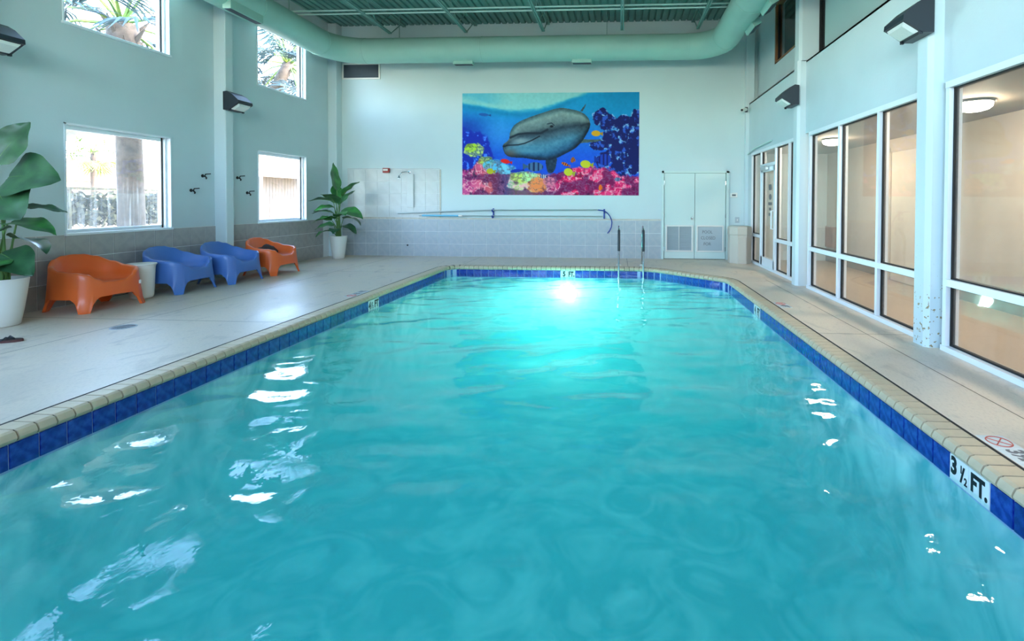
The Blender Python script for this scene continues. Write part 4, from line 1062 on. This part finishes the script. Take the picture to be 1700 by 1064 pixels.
plant(-6.72, 4.92, 'large potted bird of paradise plant cropped by the left edge', [
    (.02, -.05, 1.78, 20, 62, .50, .14, .2, 80), (.10, .0, 1.62, -15, 10, .52, .20, .8, 60), (.05, -.05, 1.45, -35, -12, .50, .19, .9, 35), (.16, .06, 1.30, 10, 6, .42, .05, .5, 20), (.08, .0, 1.12, -5, 14, .55, .10, .9, 15),
    (.06, -.1, 1.02, -60, 15, .5, .14, .8, 10), (.10, .04, .96, 0, 8, .48, .11, .9, -15), (.08, -.06, .80, -18, -10, .46, .13, .7, 30), (.06, -.12, .74, -50, 5, .40, .13, .8, -10), (-.1, -.15, 1.2, 230, 20, .5, .13, 1, 0), (-.05, -.1, 1.5, 250, 40, .5, .14, .8, 0)], .52, .205, 0)

# sandal with a strap, cut by the left edge
t = thing('sandal', 'maroon flip flop sandal lying on the deck at the left edge', 'sandal', (-5.93, 4.36, 0), math.radians(25))
sole = [(.13 * math.cos(a) * (1 if math.cos(a) > 0 else .95), .048 * math.sin(a) * (1 + .15 * math.cos(a))) for a in [2 * PI * k / 28 for k in range(28)]]
obj('sole', G().prism(sole, 2, 0, .022), M['sandal'], t)
obj('insole', G().prism([(a * .96, b * .94) for a, b in sole], 2, .022, .026), M['dark_cloth'], t)
obj('strap', G().tube([(-.01, -.045, .02), (.02, -.03, .05), (.065, 0, .03), (.02, .03, .05), (-.01, .045, .02)], .008, 6), M['grip'], t, True)

# floor drain
t = thing('floor_drain', 'round metal drain grate set in the left deck', 'drain', (-5.37, 4.97, 0))
obj('rim', G().lathe([(.10, 0), (.115, 0), (.115, .004), (.10, .004)], 28), M['louver'], t)
obj('sump', G().lathe([(.10, .0004), (.001, .0006)], 24), M['black'], t)
for i in range(-4, 5):
    hw2 = math.sqrt(max(0, .10 ** 2 - (i * .022) ** 2)); obj('grate_bar', G().box(-hw2, hw2, i * .022 - .006, i * .022 + .006, .001, .004), M['grille'], t)

# ------------------------------------------------------------------ wall lamps
def wall_lamp(x, y, z, sgn, label):
    t = thing('wall_lamp', label, 'lamp', (x, y, z), 0 if sgn > 0 else PI, 'dark bronze wall pack lamps on the columns')
    pr_ = [(0, .30), (.07, .31), (.16, .26), (.28, .15), (.285, .10), (.27, .095), (.13, .0), (.10, -.02), (0, -.02)]
    obj('housing', G().prism([(a, b) for a, b in pr_], 1, -.17, .17).xf(Matrix.Identity(4)), M['bronze'], t)
    # lens panel bulging from the lower face
    g = G(); a, b = Vector((.268, .088)), Vector((.125, -.004)); nrm = Vector((.54, -.84)) * 1
    p0, p1 = a + nrm * .028 + (b - a) * .12, b + nrm * .028 - (b - a) * .12
    g.add([(a.x, -.14, a.y), (a.x, .14, a.y), (b.x, .14, b.y), (b.x, -.14, b.y), (p0.x, -.115, p0.y), (p0.x, .115, p0.y), (p1.x, .115, p1.y), (p1.x, -.115, p1.y)],
          [(4, 5, 6, 7), (0, 1, 5, 4), (1, 2, 6, 5), (2, 3, 7, 6), (3, 0, 4, 7), (3, 2, 1, 0)])
    obj('lens', g, M['lens'], t)
    for s in (-1, 1): obj('latch', G().box(.10, .13, s * .15 - .012, s * .15 + .012, -.035, .0), M['bronze'], t)
    return t
wall_lamp(XCL, 8.40, 3.0, 1, 'dark wall lamp on the left column beside the upper window')
wall_lamp(XCL, 4.98, 3.03, 1, 'dark wall lamp cropped by the left edge')
wall_lamp(XCR, 8.40, 3.02, -1, 'small dark wall lamp on the far right column')
wall_lamp(XCR, 4.96, 3.02, -1, 'large dark wall lamp on the nearer right column')

# security camera in the far right corner
t = thing('security_camera', 'small white bullet camera high in the back right corner', 'camera', (XR - .10, YB - .12, 3.58))
obj('mount', G().cbox(-.03, .03, -.05, .0, -.06, .06, .006), M['bronze'], t)
obj('body', G().tube([(-.02, -.06, .0), (-.14, -.20, -.04)], .04, 14), M['white_plastic'], t, True, 40)
obj('lens', G().tube([(-.138, -.198, -.04), (-.15, -.212, -.043)], .028, 12), M['black'], t, True, 40)

# ------------------------------------------------------------------ back wall fittings
t = thing('alarm_sounder', 'small red alarm box above the shower tiles', 'alarm', (-5.815, YB, 2.14))
obj('casing', G().cbox(-.085, .085, -.07, 0, -.06, .06, .008), M['alarm'], t)
obj('label_plate', G().cbox(-.07, .05, -.075, -.068, -.01, .035, .002), M['white_plastic'], t)
t = thing('shower', 'chrome shower head on its arm over the pale tiles', 'shower', (-5.235, YB, 2.10))
obj('flange', G().lathe([(.035, 0), (.035, .01), (.012, .02)], 16).xf(Matrix.Rotation(PI / 2, 4, 'X')), M['chrome'], t, True, 40)
obj('arm', G().tube([(0, 0, 0), (-.04, -.10, .01), (-.11, -.20, -.02), (-.15, -.24, -.09)], .012, 8), M['chrome'], t, True)
obj('head', G().lathe([(.012, .05), (.02, .02), (.036, -.01), (.036, -.022), (.001, -.024)], 16, (-.158, -.25, -.14)), M['chrome'], t, True, 40)
tag(obj('pipe_cover', G().cbox(-.085, .085, -.05, 0, 0, .83, .006), M['tile_pale'], None, loc=(-5.20, YB, 1.22)), 'pale vertical pipe cover strip under the shower head', 'cover')
t = thing('thermostat', 'small white thermostat right of the utility door', 'thermostat', (2.76, YB, 1.556))
obj('case', G().cbox(-.085, .085, -.03, 0, -.055, .055, .006), M['white_plastic'], t)
obj('display', G().cbox(-.045, .045, -.033, -.028, -.022, .022, .002), M['grey_print'], t)
t = thing('switch_plate', 'small grey switch plate above the bin', 'switch', (2.85, YB, .96))
obj('plate', G().cbox(-.05, .05, -.012, 0, -.07, .07, .004), M['louver'], t); obj('toggle', G().cbox(-.01, .01, -.022, -.01, -.02, .02, .002), M['white_plastic'], t)

# pool poles on blue brackets
YP = YB - .08
t = thing('hook_pole', 'long aluminium pole with a curved rescue hook on the back wall', 'pole', (-3.0, YP, 1.17))
P0 = (-3.0, YP, 1.17)
loc = lambda pts: [(a - P0[0], b - P0[1], c - P0[2]) for a, b, c in pts]
obj('shaft', G().tube(loc([(-5.5, YP, 1.068), (-4.3, YP, 1.12), (-3.1, YP, 1.165), (-.5, YP, 1.188)]), .015, 8), M['pole'], t, True, 40)
hk = [(-.56, YP, 1.19), (-.36, YP, 1.165), (-.28, YP, 1.11), (-.22, YP, 1.04), (-.175, YP, .94), (-.165, YP, .88), (-.18, YP, .77), (-.215, YP, .69), (-.27, YP, .615)]
obj('hook', G().tube(loc(hk), .013, 8), M['bracket'], t, True, 40)
P0 = (-3.0, YP - .03, 1.02)
t = thing('brush_pole', 'thin pole with a pale blue grip below the hook pole', 'pole', P0)
obj('shaft', G().tube(loc([(-4.95, YP - .03, 1.018), (-.40, YP - .03, 1.030)]), .012, 8), M['pole'], t, True, 40)
obj('grip', G().tube(loc([(-4.87, YP - .03, 1.020), (-3.93, YP - .03, 1.022)]), .022, 10), M['pole_blue'], t, True, 40)
obj('collar', G().tube(loc([(-3.95, YP - .03, 1.022), (-3.86, YP - .03, 1.022)]), .026, 10), M['white_plastic'], t, True, 40)
for i, x_ in enumerate((-3.103, -.356)):
    b = thing('pole_bracket', ('blue plastic pole bracket under the left part of the mural', 'blue plastic pole bracket beside the rescue hook')[i], 'bracket', (x_, YB, 1.09), 0, 'blue pole brackets')
    obj('plate', G().cbox(-.018, .018, -.02, 0, -.11, .115, .004), M['bracket'], b)
    for zc in (.068, -.075):
        obj('cradle', G().tube([(0, -.015, zc - .02), (0, -.07, zc - .042), (0, -.13, zc - .03), (0, -.145, zc + .02)], .014, 8), M['bracket'], b, True, 40)

# bin in the back right corner
t = thing('trash_bin', 'beige octagonal trash bin beside the utility door', 'bin', (2.77, 11.36, 0))
def octa(r, z, k=1.0): return [(r * math.cos(PI / 8 + i * PI / 4) , r * math.sin(PI / 8 + i * PI / 4) * k, z) for i in range(8)]
def loft(rings):
    V = sum(rings, []); n_ = len(rings[0])
    f = [(i * n_ + k, i * n_ + (k + 1) % n_, (i + 1) * n_ + (k + 1) % n_, (i + 1) * n_ + k) for i in range(len(rings) - 1) for k in range(n_)]
    return G().add(V, f + [tuple(range(n_ - 1, -1, -1)), tuple((len(rings) - 1) * n_ + k for k in range(n_))])
obj('body', loft([octa(.255, 0), octa(.262, .03), octa(.262, .64), octa(.255, .65)]), M['beige_plastic'], t)
obj('panel', G().cbox(-.09, .09, -.252, -.238, .06, .60, .006), M['beige_plastic'], t)
obj('lid', loft([octa(.268, .65), octa(.272, .665), octa(.272, .80), octa(.255, .835), octa(.20, .85)]), M['beige_plastic'], t)
obj('flap', G().cbox(-.13, .13, -.13, .13, .848, .858, .004), M['louver'], t)

# hooks on the left wall
for i, (y_, z_) in enumerate(((8.03, 1.80), (7.80, 1.544), (8.80, 1.805), (9.04, 1.525))):
    lab = ('upper dark wall hook between the big window and column', 'lower dark wall hook between the big window and column', 'upper dark wall hook right of the column', 'lower dark wall hook right of the column')[i]
    t = thing('wall_hook', lab, 'hook', (XL, y_, z_), 0, 'dark metal hooks on the left wall')
    obj('plate', G().lathe([(.028, 0), (.028, .008), (.012, .012)], 14).xf(Matrix.Rotation(PI / 2, 4, 'Y')), M['hook'], t)
    obj('prong', G().tube([(0, 0, 0), (.05, 0, -.01), (.075, 0, -.035), (.065, 0, -.055)], .012, 7), M['hook'], t, True)
    obj('arm', G().tube([(.04, 0, -.01), (.06, 0, .03), (.15, 0, .035)], .009, 7), M['hook'], t, True)

# ------------------------------------------------------------------ pool ladder
t = thing('pool_ladder', 'stainless pool ladder with dark grips at the far edge', 'ladder', (.26, PYF, 0))
for s in (-1, 1):
    x_ = s * .255
    path = [(x_, .42, 0), (x_, .42, .55), (x_, .40, .70), (x_, .34, .80), (x_, .24, .86), (x_, .13, .86), (x_, .02, .80), (x_, -.05, .70), (x_, -.07, .55), (x_, -.07, -.3), (x_, -.09, -1.15)]
    rl = obj('rail', G().tube(path, .021, 10), M['steel'], t, True)
    obj('grip', G().tube([(x_, .005, .785), (x_, -.05, .70), (x_, -.07, .55), (x_, -.07, .36)], .027, 10), M['grip'], rl, True, 50)
    obj('anchor_cap', G().lathe([(.055, 0), (.055, .012), (.03, .03), (.022, .03)], 16, (x_, .42, 0)), M['white_plastic'], t, True, 40)
    obj('bumper', G().cbox(x_ - .03, x_ + .03, -.06, -.03, -.28, -.20, .006), M['white_plastic'], t)
for z_ in (-.32, -.60, -.88): obj('tread', G().cbox(-.26, .26, -.11, -.035, z_ - .012, z_ + .012, .005), M['steel'], t)

# ------------------------------------------------------------------ depth and warning tiles on the deck
def deck_tile(x, y, w, h, rz, label, kind, body=''):
    t = thing('deck_marker', label, 'marker', (x, y, 0), rz, 'depth and warning tiles set in the deck')
    obj('tile', G().cbox(-w / 2, w / 2, -h / 2, h / 2, -.004, .0022, .001), M['marker'], t)
    if kind == 'ring':
        R_ = h * .40; obj('prohibition_ring', G().tube([(R_ * math.cos(a), R_ * math.sin(a), .0016) for a in [2 * PI * k / 24 for k in range(25)]], .0045, 5, False), M['red'], t)
        obj('prohibition_bar', G().tube([(-R_ * .7, -R_ * .7, .0016), (R_ * .7, R_ * .7, .0016)], .0045, 5), M['red'], t)
        obj('prohibition_bar', G().tube([(-R_ * .7, R_ * .7, .0016), (R_ * .7, -R_ * .7, .0016)], .004, 5), M['red'], t)
    if body: put('lettering', text_mesh(body, h * .8, M['grey_print'], bold=.004, sx=.8), t, (0, 0, .003))
    return t
XJ = PRX + COPW + .022
deck_tile(XJ + .085, 2.955, .155, .155, -PI / 2, 'white no diving tile with red ring on the right deck edge', 'ring')
deck_tile(XJ + .085, 2.797, .155, .155, -PI / 2, 'white deck tile with faded depth fraction beside the no diving tile', '', '3½')
deck_tile(XJ + .085, 2.639, .155, .155, -PI / 2, 'white deck tile with faded letters nearest the right frame edge', '', 'FT')
deck_tile(XJ + .085, 6.80, .155, .155, -PI / 2, 'pale no diving tile on the far right deck edge', 'ring')
deck_tile(XJ + .085, 6.64, .155, .155, -PI / 2, 'pale depth tile on the far right deck edge', '', '4FT')
XJ2 = PLX - COPW - .012
for y_, s, k in ((6.86, '', 'ring'), (7.02, '4½', ''), (7.18, 'FT', '')):
    deck_tile(XJ2 - .085, y_, .155, .155, PI / 2, 'pale %s tile set in the left deck edge' % ('no diving' if k else 'depth number' if '4' in s else 'depth lettering'), k, s)

# ------------------------------------------------------------------ outdoors beyond the left windows
struct(obj('ground_outside', G().box(-60, XL - .2, -40, 60, -.5, -.25).box(XL - .2, 40, -40, YF - .2, -.5, -.25), M['asphalt']), 'pale paving outside the windows')
def fan(L, seed, nlf=22):
    r = random.Random(seed); g = G()
    for i in range(nlf):
        a = lerp(-2.3, 2.3, i / (nlf - 1)) + r.uniform(-.05, .05); l = L * (1 - .22 * abs(a) / 2.3) * r.uniform(.9, 1.05); w = L * .035
        d = Vector((math.cos(a), math.sin(a), 0)); q = Vector((-d.y, d.x, 0)); dr_ = -.28 * L * r.uniform(.6, 1.3)
        b, m_, e = d * .05 * L, d * l * .55 + Vector((0, 0, -.03 * L)), d * l + Vector((0, 0, dr_))
        g.add([b, m_ + q * w + Vector((0, 0, -.02)), e, m_ - q * w + Vector((0, 0, -.02)), m_], [(0, 1, 4), (0, 4, 3), (1, 2, 4), (4, 2, 3)])
    return g
fan_me = {k: [mesh_of('frond', fan(1.0, s), M[k]) for s in range(3)] for k in ('frond', 'frond_shade')}
def palm(x, y, zbase, H, tr, crown, n_, label, mk, boots=True, seed=0, lean=(0, 0)):
    r = random.Random(seed)
    t = thing('palm_tree', label, 'tree', (x, y, zbase), 0, 'palm trees outside the windows')
    P = [(lean[0] * (k / 10) ** 2, lean[1] * (k / 10) ** 2, H * k / 10) for k in range(11)]
    obj('trunk', G().tube(P, [tr * (1.05 - .2 * k / 10 + (.3 if boots and k > 7 else 0)) for k in range(11)], 16), M['trunk'], t, True)
    if boots:
        for k in range(26):
            a = k * 2.4; z_ = H * (.62 + .38 * k / 26); d = Vector((math.cos(a), math.sin(a), 0)); b = d * tr * .95 + Vector((lean[0], lean[1], 0)) * (z_ / H) ** 2 + Vector((0, 0, z_))
            obj('leaf_base', G().tube([b, b + d * .10 + Vector((0, 0, .16)), b + d * .20 + Vector((0, 0, .30))], [.055, .04, .015], 5), M['trunk'], t)
    top = Vector(P[-1])
    for k in range(n_):
        az = k * 2.399 + seed; el = r.uniform(-.9, 1.2) if k % 3 else r.uniform(-.4, .3); L = crown * r.uniform(.8, 1.1)
        d = Vector((math.cos(az) * math.cos(el), math.sin(az) * math.cos(el), math.sin(el)))
        end = top + d * L * .8 + Vector((0, 0, -.05))
        st_ = obj('stalk', G().tube([top, top + d * L * .45 + Vector((0, 0, .05 * L)), end], [.03 * L, .02 * L, .014 * L], 5), M['frond'], t)
        fr = put('frond', fan_me[mk][k % 3], t, end); fr.rotation_euler = (r.uniform(-.3, .3), -el, az); fr.scale = (L * .75,) * 3
    return t
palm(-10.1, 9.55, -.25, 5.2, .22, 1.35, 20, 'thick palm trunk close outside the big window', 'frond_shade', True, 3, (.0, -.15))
palm(-10.0, 12.35, -.25, 5.75, .17, 1.25, 26, 'palm with shade-toned grey green fronds outside the upper far window', 'frond_shade', False, 5, (0, 1.9))
palm(-22, 19.2, -.25, 3.6, .10, .9, 18, 'small sunlit palm in front of the distant building', 'frond', False, 8)
palm(-23, 17.3, -.25, 2.6, .11, .9, 16, 'low sunlit palm at the left of the big window view', 'frond', False, 9)
palm(-21, 23.2, -.25, 2.9, .10, .9, 16, 'sunlit palm at the right of the big window view', 'frond', False, 12)
# distant pale building with a brown balcony
t = thing('apartment_building', 'pale distant building with a brown balcony beyond the palms', 'building', (-30, 26, -.25))
obj('wall', G().box(-3, 0, -14, 12, 0, 3.0), M['stucco'], t); obj('roof', G().box(-3.3, .5, -14.3, 12.3, 3.0, 3.3), M['stucco'], t)
obj('balcony', G().box(0, 1.2, -3.6, .6, 2.6, 3.75), M['balcony_wood'], t)
for k in range(4):
    w = obj('window', G().box(0, .06, -11 + k * 5, -9.6 + k * 5, 1.0, 2.2), M['fence_white'], t); obj('pane', G().box(.06, .08, -10.9 + k * 5, -9.7 + k * 5, 1.1, 2.1), M['grille'], w)
# railing with hedge behind it
t = thing('garden_railing', 'dark garden railing across the lower part of the big window', 'railing', (-11.4, 10.5, -.25))
obj('top_rail', G().box(-.03, .03, -4.2, 3.2, 1.83, 1.89), M['hedge'], t)
obj('lower_rail', G().box(-.02, .02, -4.2, 3.2, .5, .54), M['hedge'], t)
for k in range(8): obj('post', G().box(-.025, .025, -4.2 + k * 1.05, -4.15 + k * 1.05, 0, 1.85), M['hedge'], t)
g = G(); r = random.Random(4)
for k in range(4200):
    c = Vector((-11.9 + r.uniform(-.25, .25), 10 + r.uniform(-4, 2.9), 1.18 + r.uniform(-.32, .28) + .1 * math.sin(k))); a, b = (Vector((r.uniform(-1, 1), r.uniform(-1, 1), r.uniform(-1, 1))).normalized() * .10 for _ in range(2))
    g.add([c - a, c + b * .6, c + a, c - b * .6], [(0, 1, 2, 3)])
tag(obj('hedge', g, M['hedge']), 'dark leafy hedge behind the garden railing', 'hedge', kind='stuff')
for k, (ya, yb2) in enumerate(((9.2, 9.9), (10.3, 10.05), (11.3, 11.9))):
    tag(obj('shrub_branch', G().tube([(-11.7, ya, -.25), (-11.8, (ya + yb2) / 2, .5), (-11.85, yb2, .58)], [.05, .04, .03], 6), M['hedge'], None, True), ('leftmost', 'middle', 'rightmost')[k] + ' dark shrub stem under the hedge in the big window', 'shrub')
tag(obj('street_wall', G().cbox(-15.2, -15.0, 2, 22, -.25, .95, .02), M['asphalt']), 'low tan wall behind the hedge outside', 'wall')
# soffit of the canopy above the big window
tag(obj('canopy_soffit', G().cbox(-9.6, -7.42, 5.2, 8.05, 2.52, 2.62, .01).box(-9.62, -9.55, 5.2, 8.05, 2.40, 2.62), M['soffit']), 'tan canopy soffit outside above the big window', 'canopy')
# shed with white gate seen through the far window
t = thing('garden_fence', 'weathered board fence with white rails outside the far window', 'fence', (-11.6, 15.2, -.25))
for k in range(26): obj('board', G().box(-.012, .012, -1.9 + k * .15, -1.9 + k * .15 + .138, .05, 2.42), M['fence'], t)
for z_ in (.75, 2.40): obj('rail', G().box(.012, .07, -1.9, 2.0, z_, z_ + .08), M['fence_white'], t)
for y_ in (-1.9, -.1, 1.9): obj('post', G().box(.01, .09, y_ - .04, y_ + .04, 0, 2.5), M['fence_white'], t)
tag(obj('shed_roof', G().prism([(-3.2, 3.6), (-.2, 2.5), (-.2, 2.62), (-3.2, 3.75)], 1, -2.2, 2.6), M['soffit_grey'], None, loc=(-10.4, 15.2, -.25)), 'pale sloping shed roof behind the board fence', 'roof')
t = thing('plastic_jug', 'white plastic jug standing outside the far window', 'jug', (-9.0, 12.55, .80))
obj('body', G().lathe([(.07, 0), (.08, .02), (.08, .17), (.05, .23), (.022, .25), (.022, .28), (.001, .28)], 16), M['white_plastic'], t, True, 50)
obj('handle', G().tube([(.03, 0, .25), (.09, 0, .22), (.085, 0, .12)], .012, 6), M['white_plastic'], t, True)
tag(obj('outdoor_shelf', G().cbox(-9.25, -8.8, 11.9, 13.6, .74, .80, .01).box(-9.2, -9.1, 11.95, 12.05, -.25, .74).box(-9.2, -9.1, 13.45, 13.55, -.25, .74), M['fence_white']), 'white outdoor bench under the plastic jug', 'bench')
